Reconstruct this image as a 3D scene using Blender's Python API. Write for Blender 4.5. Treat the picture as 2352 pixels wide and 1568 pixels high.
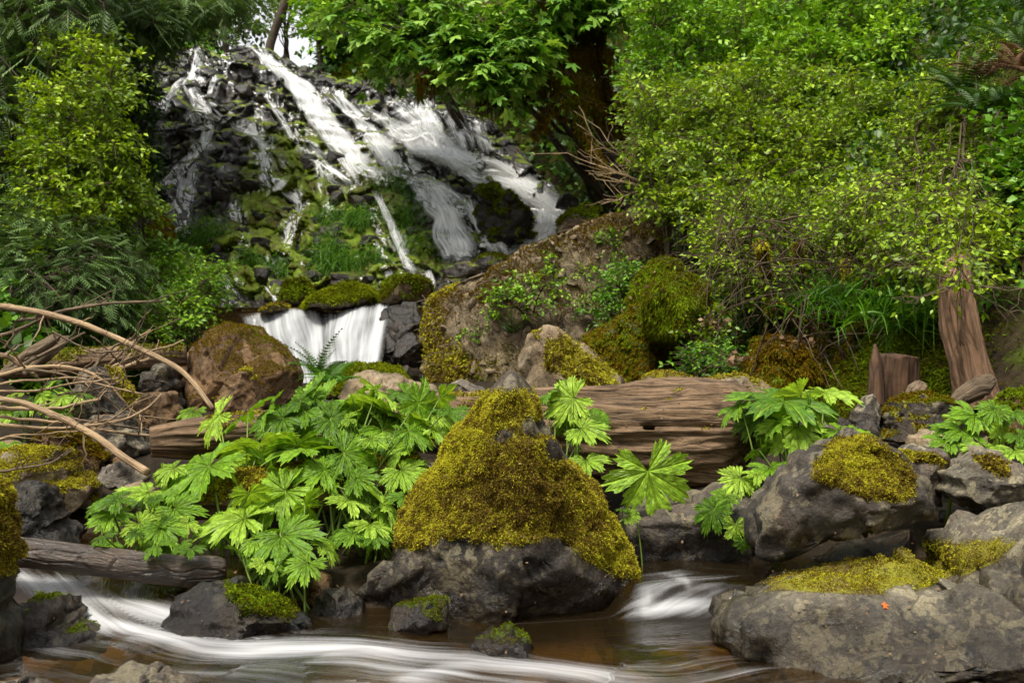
import bpy, bmesh, math
import numpy as np
from mathutils import Vector, Matrix

# ------------------------------------------------------------------ camera, sky, sun, exposure
for o in list(bpy.data.objects):
    bpy.data.objects.remove(o, do_unlink=True)
SC = bpy.context.scene
COL = SC.collection
F, CX, CY, CAMZ = 2308.0, 1176.0, 784.0, 0.92      # focal length and centre in units of a 2352 px wide frame

cam_d = bpy.data.cameras.new('camera')
cam = bpy.data.objects.new('camera', cam_d)
COL.objects.link(cam)
cam.location = (0, 0, CAMZ)
cam.rotation_euler = (math.radians(90), 0, 0)
cam_d.sensor_width = 36.0
cam_d.lens = 36.0 * F / 2352.0
cam_d.clip_start = 0.05
cam_d.clip_end = 500
cam_d.dof.use_dof = True
cam_d.dof.focus_distance = 3.7
cam_d.dof.aperture_fstop = 7.0
SC.camera = cam

SUN_EL, SUN_AZ = 66.0, 215.0      # compass angle the light comes from (behind and beside the camera)
world = bpy.data.worlds.new('World')
SC.world = world
world.use_nodes = True
wt = world.node_tree
wt.nodes.clear()
w_out = wt.nodes.new('ShaderNodeOutputWorld')
w_bg = wt.nodes.new('ShaderNodeBackground')
w_sky = wt.nodes.new('ShaderNodeTexSky')
w_sky.sky_type = 'NISHITA'
w_sky.sun_disc = False
w_sky.sun_elevation = math.radians(SUN_EL)
w_sky.sun_rotation = math.radians(SUN_AZ)
w_sky.dust_density = 3.0
w_hs = wt.nodes.new('ShaderNodeHueSaturation')      # a veil of cloud takes most of the blue out
w_hs.inputs['Saturation'].default_value = 0.095
wt.links.new(w_sky.outputs[0], w_hs.inputs['Color'])
wt.links.new(w_hs.outputs[0], w_bg.inputs['Color'])
w_bg.inputs['Strength'].default_value = 0.095
wt.links.new(w_bg.outputs[0], w_out.inputs['Surface'])

sun_d = bpy.data.lights.new('sun', 'SUN')
sun_d.energy = 1.5
sun_d.angle = math.radians(14)
sun_d.color = (1.0, 0.92, 0.78)
sun = bpy.data.objects.new('sun', sun_d)
COL.objects.link(sun)
_az, _el = math.radians(SUN_AZ), math.radians(SUN_EL)
_dir = Vector((math.sin(_az) * math.cos(_el), math.cos(_az) * math.cos(_el), math.sin(_el)))
sun.rotation_euler = _dir.to_track_quat('Z', 'Y').to_euler()

SC.view_settings.view_transform = 'Standard'
SC.view_settings.look = 'None'
SC.view_settings.gamma = 1.0
SC.view_settings.use_curve_mapping = False
SC.view_settings.exposure = 1.6
SC.cycles.max_bounces = 7
SC.cycles.diffuse_bounces = 3
SC.cycles.glossy_bounces = 2
SC.cycles.transmission_bounces = 3
SC.cycles.transparent_max_bounces = 24
SC.cycles.use_denoising = True

# ------------------------------------------------------------------ numeric helpers
RNG = np.random.default_rng(11)

def P(px, py, d):
    px, py, d = np.broadcast_arrays(np.asarray(px, float), np.asarray(py, float), np.asarray(d, float))
    return np.stack([(px - CX) / F * d, d, CAMZ + (CY - py) / F * d], -1)

def proj(V):
    d = np.maximum(V[..., 1], 0.05)
    return CX + V[..., 0] / d * F, CY - (V[..., 2] - CAMZ) / d * F

def norm(v):
    return v / np.maximum(np.linalg.norm(v, axis=-1, keepdims=True), 1e-9)

def _hash(ix, iy, iz, seed):
    h = (ix.astype(np.int64) * 374761393 + iy.astype(np.int64) * 668265263 + iz.astype(np.int64) * 2147483647 + seed * 974634777) & 0xFFFFFFFF
    h = ((h ^ (h >> 13)) * 1274126177) & 0xFFFFFFFF
    h = ((h ^ (h >> 16)) * 2246822519) & 0xFFFFFFFF
    h = h ^ (h >> 15)
    return h.astype(np.float64) / 4294967296.0

def vnoise(p, seed=0):
    i = np.floor(p)
    f = p - i
    f = f * f * f * (f * (f * 6 - 15) + 10)
    i = i.astype(np.int64)
    r = 0
    for dx in (0, 1):
        wx = f[..., 0] if dx else 1 - f[..., 0]
        for dy in (0, 1):
            wy = f[..., 1] if dy else 1 - f[..., 1]
            for dz in (0, 1):
                wz = f[..., 2] if dz else 1 - f[..., 2]
                r = r + wx * wy * wz * _hash(i[..., 0] + dx, i[..., 1] + dy, i[..., 2] + dz, seed)
    return r * 2 - 1

def fbm(p, octaves=4, seed=0, lac=2.03, gain=0.5):
    a, s, r = 1.0, 0.0, 0
    q = np.array(p, float)
    for o in range(octaves):
        r = r + a * vnoise(q + 17.3 * o, seed + o)
        s += a
        a *= gain
        q = q * lac
    return r / s

def ridged(p, octaves=4, seed=0):
    a, s, r = 1.0, 0.0, 0
    q = np.array(p, float)
    for o in range(octaves):
        r = r + a * (1 - np.abs(vnoise(q + 9.1 * o, seed + o)) * 2)
        s += a
        a *= 0.5
        q = q * 2.1
    return r / s

def cells(p, seed=0):
    """Cellular noise: nearest distance, second nearest, a random number per cell."""
    i = np.floor(p).astype(np.int64)
    f1 = np.full(p.shape[:-1], 9.0)
    f2 = np.full(p.shape[:-1], 9.0)
    cid = np.zeros(p.shape[:-1])
    cen = np.zeros(p.shape)
    for dx in (-1, 0, 1):
        for dy in (-1, 0, 1):
            for dz in (-1, 0, 1):
                c = i + np.array([dx, dy, dz])
                q = np.stack([c[..., k] + _hash(c[..., 0], c[..., 1], c[..., 2], seed + 31 * k) for k in range(3)], -1)
                d = np.linalg.norm(q - p, axis=-1)
                h = _hash(c[..., 0], c[..., 1], c[..., 2], seed + 199)
                near = d < f1
                f2 = np.where(near, f1, np.minimum(f2, d))
                cid = np.where(near, h, cid)
                cen = np.where(near[..., None], q, cen)
                f1 = np.where(near, d, f1)
    cells.centre = cen
    return f1, f2, cid

def facets(p, seed=0):
    """Each cell is a plane of its own tilt: broken rock."""
    f1, f2, cid = cells(p, seed)
    c = cells.centre
    k = np.floor(c * 97).astype(np.int64)
    t = np.stack([_hash(k[..., 0], k[..., 1], k[..., 2], seed + 7 + j) for j in range(3)], -1) * 2 - 1
    return (t * (p - c)).sum(-1) + 0.35 * (cid - 0.5), f2 - f1

def smooth(a, b, x):
    t = np.clip((x - a) / (b - a), 0, 1)
    return t * t * (3 - 2 * t)

def in_poly(x, y, poly):
    x = np.asarray(x, float); y = np.asarray(y, float)
    r = np.zeros(x.shape, bool)
    n = len(poly)
    for k in range(n):
        x0, y0 = poly[k]; x1, y1 = poly[(k + 1) % n]
        c = ((y0 > y) != (y1 > y)) & (x < (x1 - x0) * (y - y0) / ((y1 - y0) if y1 != y0 else 1e-9) + x0)
        r ^= c
    return r

def poly_dist(x, y, poly, closed=True):
    d = np.full(np.shape(x), 1e9)
    n = len(poly)
    for k in range(n if closed else n - 1):
        ax, ay = poly[k][:2]; bx, by = poly[(k + 1) % n][:2]
        vx, vy = bx - ax, by - ay
        t = np.clip(((x - ax) * vx + (y - ay) * vy) / max(vx * vx + vy * vy, 1e-9), 0, 1)
        d = np.minimum(d, np.hypot(x - ax - t * vx, y - ay - t * vy))
    return d

def sample_poly(poly, n, rng):
    p = np.array(poly, float)
    lo, hi = p.min(0), p.max(0)
    out = np.zeros((0, 2))
    while len(out) < n:
        q = rng.uniform(lo, hi, (n * 3, 2))
        out = np.concatenate([out, q[in_poly(q[:, 0], q[:, 1], poly)]])
    return out[:n]

def resample(pts, n):
    pts = np.asarray(pts, float)
    d = np.r_[0, np.cumsum(np.linalg.norm(np.diff(pts[:, :3], axis=0), axis=1))]
    t = np.linspace(0, d[-1], n)
    lin = np.stack([np.interp(t, d, pts[:, k]) for k in range(pts.shape[1])], -1)
    for _ in range(max(1, n // 14)):                # soften the corners, keep the ends
        m = lin.copy()
        m[1:-1] = 0.25 * lin[:-2] + 0.5 * lin[1:-1] + 0.25 * lin[2:]
        lin = m
    return lin

# ------------------------------------------------------------------ mesh helpers
class Geo:
    """Collects vertices, triangles, quads and point attributes of ONE mesh."""
    def __init__(self):
        self.v, self.t, self.q, self.a, self.n = [], [], [], {}, 0
    def add(self, V, tris=None, quads=None, **attrs):
        V = np.asarray(V, float).reshape(-1, 3)
        if tris is not None and len(tris): self.t.append(np.asarray(tris, np.int64) + self.n)
        if quads is not None and len(quads): self.q.append(np.asarray(quads, np.int64) + self.n)
        for k, x in attrs.items():
            self.a.setdefault(k, []).append((self.n, np.asarray(x, float)))
        self.v.append(V)
        self.n += len(V)
        return self
    def mesh(self, name, smooth_shade=True):
        V = np.concatenate(self.v) if self.v else np.zeros((0, 3))
        T = np.concatenate(self.t) if self.t else np.zeros((0, 3), np.int64)
        Q = np.concatenate(self.q) if self.q else np.zeros((0, 4), np.int64)
        me = bpy.data.meshes.new(name)
        me.vertices.add(len(V))
        me.vertices.foreach_set('co', V.astype(np.float32).ravel())
        nl = len(T) * 3 + len(Q) * 4
        me.loops.add(nl)
        me.loops.foreach_set('vertex_index', np.r_[T.ravel(), Q.ravel()].astype(np.int32))
        me.polygons.add(len(T) + len(Q))
        st = np.r_[np.arange(len(T)) * 3, len(T) * 3 + np.arange(len(Q)) * 4].astype(np.int32)
        me.polygons.foreach_set('loop_start', st)
        me.polygons.foreach_set('use_smooth', np.full(len(T) + len(Q), bool(smooth_shade)))
        for k, parts in self.a.items():
            vec = parts[0][1].ndim == 2
            arr = np.zeros((len(V), 3) if vec else len(V), np.float32)
            for st0, x in parts:
                arr[st0:st0 + len(x)] = x
            at = me.attributes.new(k, 'FLOAT_VECTOR' if vec else 'FLOAT', 'POINT')
            at.data.foreach_set('vector' if vec else 'value', arr.ravel())
        me.update(calc_edges=True)
        return me

def obj(name, mesh, material=None, parent=None, loc=None, kind=None, label=None):
    if isinstance(mesh, Geo): mesh = mesh.mesh(name)
    if material is not None and not mesh.materials: mesh.materials.append(material)
    o = bpy.data.objects.new(name, mesh)
    COL.objects.link(o)
    if parent is not None:
        o.parent = parent
    if loc is not None: o.location = loc
    if kind: o['kind'] = kind
    if label: o['label'] = label
    return o

def tag(o, label, cat, group=None, kind=None):
    o['label'] = label
    o['category'] = cat
    if group: o['group'] = group
    if kind: o['kind'] = kind
    return o

def thing(name, label, cat, loc=(0, 0, 0), group=None, kind=None):
    o = bpy.data.objects.new(name, None)
    COL.objects.link(o)
    o.location = loc
    o.empty_display_size = 0.1
    return tag(o, label, cat, group, kind)

_ICO = {}
def ico(sub):
    if sub not in _ICO:
        bm = bmesh.new()
        bmesh.ops.create_icosphere(bm, subdivisions=sub, radius=1.0)
        bm.verts.ensure_lookup_table()
        V = np.array([v.co[:] for v in bm.verts])
        T = np.array([[v.index for v in f.verts] for f in bm.faces])
        bm.free()
        _ICO[sub] = (norm(V), T)
    return _ICO[sub]

def grid_quads(nu, nv):
    i, j = np.meshgrid(np.arange(nu - 1), np.arange(nv - 1), indexing='ij')
    a = (i * nv + j).ravel()
    return np.stack([a, a + nv, a + nv + 1, a + 1], -1)

def vert_normals(V, T):
    n = np.cross(V[T[:, 1]] - V[T[:, 0]], V[T[:, 2]] - V[T[:, 0]])
    N = np.zeros_like(V)
    for k in range(3): np.add.at(N, T[:, k], n)
    return norm(N)

def frames(axis, up):
    """Rows x (along), y (side), z (normal) for each leaf."""
    x = norm(axis)
    z = up - (up * x).sum(-1, keepdims=True) * x
    z = norm(z)
    y = np.cross(z, x)
    return np.stack([x, y, z], 1)

def stamp(geo, T, tris, pos, fr, size, **attrs):
    """Copies template T (m,3) to every position; size (N,) or (N,3)."""
    N, m = len(pos), len(T)
    if N == 0: return
    size = np.asarray(size, float)
    if size.ndim == 1: size = np.repeat(size[:, None], 3, 1)
    L = T[None] * size[:, None, :]
    V = np.einsum('nmk,nkj->nmj', L, fr) + pos[:, None, :]
    F_ = np.asarray(tris)[None] + (np.arange(N) * m)[:, None, None]
    ex = {k: np.repeat(x, m) for k, x in attrs.items()}
    geo.add(V.reshape(-1, 3), tris=F_.reshape(-1, 3), **ex)

def tubes(geo, Pts, R, sides=5, cap=True, bump=None, **attrs):
    """Pts (B,K,3), R (B,K): B tubes at once; keeps the texture vector 'tc' (length, cos r, sin r)."""
    Pts = np.asarray(Pts, float); R = np.asarray(R, float)
    if Pts.ndim == 2: Pts, R = Pts[None], R[None]
    B, K = Pts.shape[:2]
    T = norm(np.gradient(Pts, axis=1))
    ref = np.array([0.31, 0.22, 0.93])
    mT = norm(T.mean(1))
    refs = np.where(np.abs(mT @ norm(ref))[:, None] > 0.9, np.array([0.93, 0.1, -0.31]), ref)
    n1 = norm(np.cross(T, refs[:, None, :]))
    n2 = np.cross(T, n1)
    ang = np.arange(sides) / sides * 2 * np.pi
    c, s = np.cos(ang), np.sin(ang)
    rr = R[:, :, None] * np.ones(sides)
    lon = np.concatenate([np.zeros((B, 1)), np.cumsum(np.linalg.norm(np.diff(Pts, axis=1), axis=-1), 1)], 1)
    if bump is not None: rr = rr * bump(lon[:, :, None] * np.ones(sides), ang[None, None, :] * np.ones((B, K, 1)))
    V = Pts[:, :, None, :] + rr[..., None] * (c[None, None, :, None] * n1[:, :, None, :] + s[None, None, :, None] * n2[:, :, None, :])
    tc = np.stack([lon[:, :, None] * np.ones(sides), rr * c, rr * s], -1)
    tc[..., 0] += (np.arange(B) * 1.37)[:, None, None]
    b, k, j = np.meshgrid(np.arange(B), np.arange(K - 1), np.arange(sides), indexing='ij')
    j2 = (j + 1) % sides
    base = b * K * sides + k * sides
    Q = np.stack([base + j, base + j2, base + sides + j2, base + sides + j], -1).reshape(-1, 4)
    ex = {q: np.repeat(x, K * sides) for q, x in attrs.items()}
    if cap:
        Vc = np.concatenate([V.reshape(-1, 3), Pts[:, 0], Pts[:, -1]])
        tcc = np.concatenate([tc.reshape(-1, 3), tc[:, 0, 0] * [1, 0, 0], tc[:, -1, 0] * [1, 0, 0]])
        n0 = B * K * sides
        bb, jj = np.meshgrid(np.arange(B), np.arange(sides), indexing='ij')
        jn = (jj + 1) % sides
        s0 = bb * K * sides
        e0 = s0 + (K - 1) * sides
        tr = np.concatenate([np.stack([s0 + jn, s0 + jj, n0 + bb], -1).reshape(-1, 3),
                             np.stack([e0 + jj, e0 + jn, n0 + B + bb], -1).reshape(-1, 3)])
        ex = {q: np.r_[x, attrs[q], attrs[q]] for q, x in ex.items()}
        geo.add(Vc, tris=tr, quads=Q, tc=tcc, **ex)
    else:
        geo.add(V.reshape(-1, 3), quads=Q, tc=tc.reshape(-1, 3), **ex)

def sample_faces(V, T, w, n, rng):
    a = np.linalg.norm(np.cross(V[T[:, 1]] - V[T[:, 0]], V[T[:, 2]] - V[T[:, 0]]), axis=1) * w
    if a.sum() <= 0: return np.zeros((0, 3)), np.zeros((0, 3))
    f = rng.choice(len(T), n, p=a / a.sum())
    u, v = rng.random(n), rng.random(n)
    sw = u + v > 1
    u[sw], v[sw] = 1 - u[sw], 1 - v[sw]
    t = T[f]
    pos = V[t[:, 0]] * (1 - u - v)[:, None] + V[t[:, 1]] * u[:, None] + V[t[:, 2]] * v[:, None]
    N = vert_normals(V, T)
    sample_faces.face = f
    return pos, norm(N[t].mean(1))

def blades(geo, pos, nrm, L, w, rng, lean=0.7, sag=0.0):
    """Little moss shoots, each a bent pair of triangles."""
    n = len(pos)
    if n == 0: return
    cl = np.stack([vnoise(pos * (0.55 / float(np.mean(L))) + 3.1 * j, 70 + j) for j in range(3)], -1)      # shoots of one cushion lean together
    d = norm(nrm + rng.normal(0, lean * 0.75, (n, 3)) + cl * 0.8 + np.array([0, 0, 0.25 - sag]))
    side = norm(np.cross(d, rng.normal(0, 1, (n, 3))))
    L = np.broadcast_to(np.asarray(L, float), n)[:, None]
    Ls = L * rng.uniform(0.45, 1.3, n)[:, None]
    ws = w * rng.uniform(0.6, 1.4, n)[:, None]
    mid = pos + d * Ls * 0.55
    tip = pos + d * Ls * 0.9 + rng.normal(0, 0.25, (n, 3)) * Ls - np.array([0, 0, 1]) * Ls * sag * 0.6
    V = np.stack([pos - nrm * 0.2 * L, mid - side * ws, mid + side * ws, tip], 1)
    k = (np.arange(n) * 4)[:, None]
    tr = np.concatenate([k + np.array([0, 1, 2]), k + np.array([1, 3, 2])])
    v = rng.random(n)
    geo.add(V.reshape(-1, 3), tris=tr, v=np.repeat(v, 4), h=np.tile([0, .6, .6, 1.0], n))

# ------------------------------------------------------------------ materials
def nt_new(name):
    m = bpy.data.materials.new(name)
    m.use_nodes = True
    m.node_tree.nodes.clear()
    return m, m.node_tree

def nd(t, typ, ins=None, out=0, **props):
    n = t.nodes.new(typ)
    for k, v in props.items(): setattr(n, k, v)
    for k, v in (ins or {}).items():
        s = n.inputs[k]
        if hasattr(v, 'is_output'): t.links.new(v, s)
        else:
            if isinstance(v, tuple) and len(v) == 3 and s.type == 'RGBA': v = (*v, 1)
            s.default_value = v
    return n.outputs[out]

def mixc(t, fac, a, b, mode='MIX'):
    return nd(t, 'ShaderNodeMix', {0: fac, 6: a, 7: b}, out=2, data_type='RGBA', blend_type=mode)

def mth(t, op, a, b=0.0, clamp=False):
    return nd(t, 'ShaderNodeMath', {0: a, 1: b}, operation=op, use_clamp=clamp)

def ramp(t, fac, stops, out=0):
    n = t.nodes.new('ShaderNodeValToRGB')
    t.links.new(fac, n.inputs[0])
    e = n.color_ramp.elements
    while len(e) < len(stops): e.new(0.5)
    for k, (p, c) in enumerate(stops):
        e[k].position = p
        e[k].color = (c, c, c, 1) if not isinstance(c, tuple) else (*c, 1)
    return n.outputs[out]

def attr(t, name, out=2):      # 0 colour, 1 vector, 2 fac
    return nd(t, 'ShaderNodeAttribute', out=out, attribute_name=name)

def position(t):
    return nd(t, 'ShaderNodeNewGeometry', out=0)

def noise(t, vec, scale, detail=5, rough=0.55, dist=0.0, out=0):
    return nd(t, 'ShaderNodeTexNoise', {'Vector': vec, 'Scale': scale, 'Detail': detail, 'Roughness': rough, 'Distortion': dist}, out=out)

def bump(t, h, strength, dist=0.02, normal=None):
    ins = {'Strength': strength, 'Distance': dist, 'Height': h}
    if normal is not None: ins['Normal'] = normal
    return nd(t, 'ShaderNodeBump', ins)

def finish(t, shader):
    o = t.nodes.new('ShaderNodeOutputMaterial')
    t.links.new(shader, o.inputs['Surface'])

MOSS_COLS = [(0.0, (0.055, 0.033, 0.009)), (0.3, (0.12, 0.08, 0.018)), (0.41, (0.25, 0.20, 0.022)), (0.51, (0.38, 0.36, 0.022)), (1.0, (0.58, 0.62, 0.05))]
GREEN_MOSS = [(0.0, (0.035, 0.026, 0.004)), (0.36, (0.08, 0.07, 0.005)), (0.48, (0.09, 0.13, 0.006)), (0.64, (0.15, 0.23, 0.008)), (1.0, (0.26, 0.36, 0.015))]

def rock_material(name, dark, light, lichen=(0.34, 0.30, 0.2), lichen_amt=0.5, moss_up=0.0, moss_cols=GREEN_MOSS, rough=0.75, scale=1.0, wet_all=0.0, stain=(0.12, 0.07, 0.03), stain_amt=0.25, film=0.5):
    m, t = nt_new(name)
    p = position(t)
    n1 = noise(t, p, 2.2 * scale, 7, 0.62)
    n2 = noise(t, p, 21 * scale, 8, 0.7)
    n3 = noise(t, p, 95 * scale, 4, 0.6)
    f = mth(t, 'ADD', mth(t, 'MULTIPLY', n1, 0.55), mth(t, 'MULTIPLY', n2, 0.5))
    mid = tuple(0.5 * (a + b) for a, b in zip(dark, light))
    c = ramp(t, f, [(0.42, dark), (0.53, mid), (0.63, light)])
    st = ramp(t, noise(t, p, 4.1 * scale, 6, 0.6, 0.6), [(0.5, 0.0), (0.64, 1.0)])
    c = mixc(t, mth(t, 'MULTIPLY', st, stain_amt), c, stain)
    # crusts of pale lichen in blotches
    lv = nd(t, 'ShaderNodeTexVoronoi', {'Vector': p, 'Scale': 30 * scale, 'Randomness': 1.0}, out=0)
    ln = noise(t, p, 6.5 * scale, 8, 0.72, 0.3)
    lf = mth(t, 'SUBTRACT', ln, mth(t, 'MULTIPLY', lv, 0.18))
    lm = ramp(t, lf, [(0.43, 0.0), (0.475, 1.0)])
    c = mixc(t, mth(t, 'MULTIPLY', lm, lichen_amt), c, lichen)
    speck = ramp(t, n3, [(0.38, 0.75), (0.64, 1.2)])
    c = mixc(t, 1.0, c, speck, 'MULTIPLY')
    # moss film
    ma = attr(t, 'moss')
    mn = noise(t, p, 14, 8, 0.7)
    if moss_up > 0:
        nz = nd(t, 'ShaderNodeSeparateXYZ', {0: nd(t, 'ShaderNodeNewGeometry', out=1)}, out=2)
        up = mth(t, 'SUBTRACT', mth(t, 'ADD', nz, mth(t, 'MULTIPLY', noise(t, p, 2.3, 6, 0.65), 1.6)), 1.55 - moss_up)
        ma = mth(t, 'MAXIMUM', ma, mth(t, 'MULTIPLY', up, 3.0), clamp=True)
    mm = ramp(t, mth(t, 'ADD', ma, mth(t, 'MULTIPLY', mth(t, 'SUBTRACT', mn, 0.5), 1.1)), [(0.42, 0.0), (0.62, 1.0)])
    mc = ramp(t, mth(t, 'ADD', mth(t, 'MULTIPLY', noise(t, p, 5, 7, 0.65), 0.7), mth(t, 'MULTIPLY', noise(t, p, 60, 4, 0.6), 0.3)), [(a * 0.6 + 0.2, b) for a, b in moss_cols])
    # wet band; also carries the slab's painted dark face
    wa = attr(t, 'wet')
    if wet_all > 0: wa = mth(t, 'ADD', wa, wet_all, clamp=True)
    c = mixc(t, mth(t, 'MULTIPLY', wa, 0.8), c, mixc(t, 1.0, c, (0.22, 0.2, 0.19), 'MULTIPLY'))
    c = mixc(t, mm, c, mixc(t, 1.0, mc, (film, film * 0.96, film * 1.2), 'MULTIPLY'))
    r = mth(t, 'SUBTRACT', rough, mth(t, 'MULTIPLY', mth(t, 'MULTIPLY', wa, mth(t, 'SUBTRACT', 1.0, mm)), rough - 0.2))
    r = mth(t, 'MAXIMUM', r, mth(t, 'MULTIPLY', mm, 0.9))
    h = mth(t, 'ADD', mth(t, 'MULTIPLY', n2, 0.7), mth(t, 'MULTIPLY', n3, 0.18))
    b = bump(t, h, 0.8, 0.035 / scale)
    b = bump(t, mth(t, 'MULTIPLY', mm, mth(t, 'ADD', 0.5, noise(t, p, 120, 3, 0.6))), 0.7, 0.012, b)
    s = nd(t, 'ShaderNodeBsdfPrincipled', {'Base Color': c, 'Roughness': r, 'Normal': b, 'Specular IOR Level': 0.4})
    finish(t, s)
    return m

def moss_material(name, cols, patch=3.0, tip=1.6):
    m, t = nt_new(name)
    p = position(t)
    f = mth(t, 'ADD', mth(t, 'ADD', mth(t, 'MULTIPLY', noise(t, p, patch, 5, 0.6), 0.55), mth(t, 'MULTIPLY', noise(t, p, patch * 9, 3, 0.6), 0.35)), mth(t, 'MULTIPLY', mth(t, 'SUBTRACT', attr(t, 'v'), 0.35), 0.22))
    c = ramp(t, mth(t, 'SUBTRACT', f, 0.03), [(a * 0.62 + 0.2, b) for a, b in cols])
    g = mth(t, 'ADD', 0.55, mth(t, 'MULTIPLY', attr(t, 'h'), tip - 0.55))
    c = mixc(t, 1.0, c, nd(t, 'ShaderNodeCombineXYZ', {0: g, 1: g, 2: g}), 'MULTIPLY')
    s1 = nd(t, 'ShaderNodeBsdfDiffuse', {'Color': c})
    s2 = nd(t, 'ShaderNodeBsdfTranslucent', {'Color': c})
    finish(t, nd(t, 'ShaderNodeMixShader', {0: 0.4, 1: s1, 2: s2}))
    return m

def leaf_material(name, cols, rough=0.45, trans=0.24, patch=0.9, spec=0.35, vein=False):
    m, t = nt_new(name)
    p = position(t)
    f = mth(t, 'ADD', mth(t, 'MULTIPLY', attr(t, 'v'), 0.6), mth(t, 'MULTIPLY', noise(t, p, patch, 3, 0.5), 0.5))
    if vein:
        oi = nd(t, 'ShaderNodeObjectInfo', out=5)
        f = mth(t, 'ADD', mth(t, 'MULTIPLY', oi, 0.75), mth(t, 'MULTIPLY', noise(t, p, 7, 4, 0.6), 0.35))
    c = ramp(t, f, [(a * 0.7 + 0.18, b) for a, b in cols])
    nrm = None
    if vein:
        va = attr(t, 'vein')
        c = mixc(t, mth(t, 'MULTIPLY', va, 0.5), c, tuple(min(1, 1.6 * x) for x in cols[-1][1]))
        c = mixc(t, 1.0, c, ramp(t, noise(t, p, 38, 5, 0.65), [(0.36, 0.62), (0.62, 1.2)]), 'MULTIPLY')
        c = mixc(t, ramp(t, noise(t, p, 11, 6, 0.75), [(0.63, 0.0), (0.70, 0.8)]), c, (0.20, 0.17, 0.03))     # yellowed, nibbled spots
        fine = noise(t, p, 45, 4, 0.6)
        nrm = bump(t, mth(t, 'SUBTRACT', mth(t, 'MULTIPLY', fine, 0.5), mth(t, 'MULTIPLY', va, 0.8)), 0.9, 0.012)
    ins = {'Base Color': c, 'Roughness': rough, 'Specular IOR Level': spec}
    if nrm is not None: ins['Normal'] = nrm
    s1 = nd(t, 'ShaderNodeBsdfPrincipled', ins)
    c2 = mixc(t, 1.0, c, (1.15, 1.1, 0.5), 'MULTIPLY')
    s2 = nd(t, 'ShaderNodeBsdfTranslucent', {'Color': c2})
    finish(t, nd(t, 'ShaderNodeMixShader', {0: trans, 1: s1, 2: s2}))
    return m

def wood_material(name, dark, light, stretch=(3, 40, 40), rough=0.8, wet=0.0, bumpy=0.6, moss=True, pale=None):
    m, t = nt_new(name)
    tc = attr(t, 'tc', 1)
    p = position(t)
    mp = nd(t, 'ShaderNodeMapping', {'Vector': tc, 'Scale': stretch})
    n1 = noise(t, mp, 1.0, 7, 0.65, 0.4)
    n2 = noise(t, p, 9, 6, 0.6)
    f = mth(t, 'ADD', mth(t, 'MULTIPLY', n1, 0.7), mth(t, 'MULTIPLY', n2, 0.35))
    mid = tuple(0.45 * a + 0.55 * b for a, b in zip(dark, light))
    c = ramp(t, f, [(0.36, dark), (0.5, mid), (0.66, light)])
    ck = nd(t, 'ShaderNodeTexVoronoi', {'Vector': nd(t, 'ShaderNodeMapping', {'Vector': tc, 'Scale': (stretch[0] * 0.9, stretch[1] * 0.45, stretch[2] * 0.45)}), 'Scale': 1.0}, feature='DISTANCE_TO_EDGE')
    crack = ramp(t, ck, [(0.0, 0.12), (0.10, 1.0)])
    c = mixc(t, 0.5, c, crack, 'MULTIPLY')
    n1 = mth(t, 'MULTIPLY', n1, mth(t, 'ADD', 0.45, mth(t, 'MULTIPLY', crack, 0.55)))
    if pale is not None:
        c = mixc(t, ramp(t, noise(t, p, 2.3, 5, 0.6), [(0.5, 0.0), (0.6, 1.0)]), c, mixc(t, n1, pale, mid))
    if moss:
        mm = ramp(t, mth(t, 'ADD', attr(t, 'moss'), mth(t, 'MULTIPLY', mth(t, 'SUBTRACT', noise(t, p, 16, 7, 0.7), 0.5), 1.0)), [(0.42, 0.0), (0.6, 1.0)])
        c = mixc(t, mm, c, ramp(t, noise(t, p, 12, 6, 0.7), [(0.3, (0.05, 0.045, 0.006)), (0.6, (0.2, 0.17, 0.012))]))
    b = bump(t, mth(t, 'ADD', n1, mth(t, 'MULTIPLY', noise(t, p, 70, 4, 0.6), 0.2)), bumpy, 0.02)
    s = nd(t, 'ShaderNodeBsdfPrincipled', {'Base Color': c, 'Roughness': rough, 'Normal': b, 'Specular IOR Level': 0.3 + 0.3 * wet})
    finish(t, s)
    return m

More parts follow.
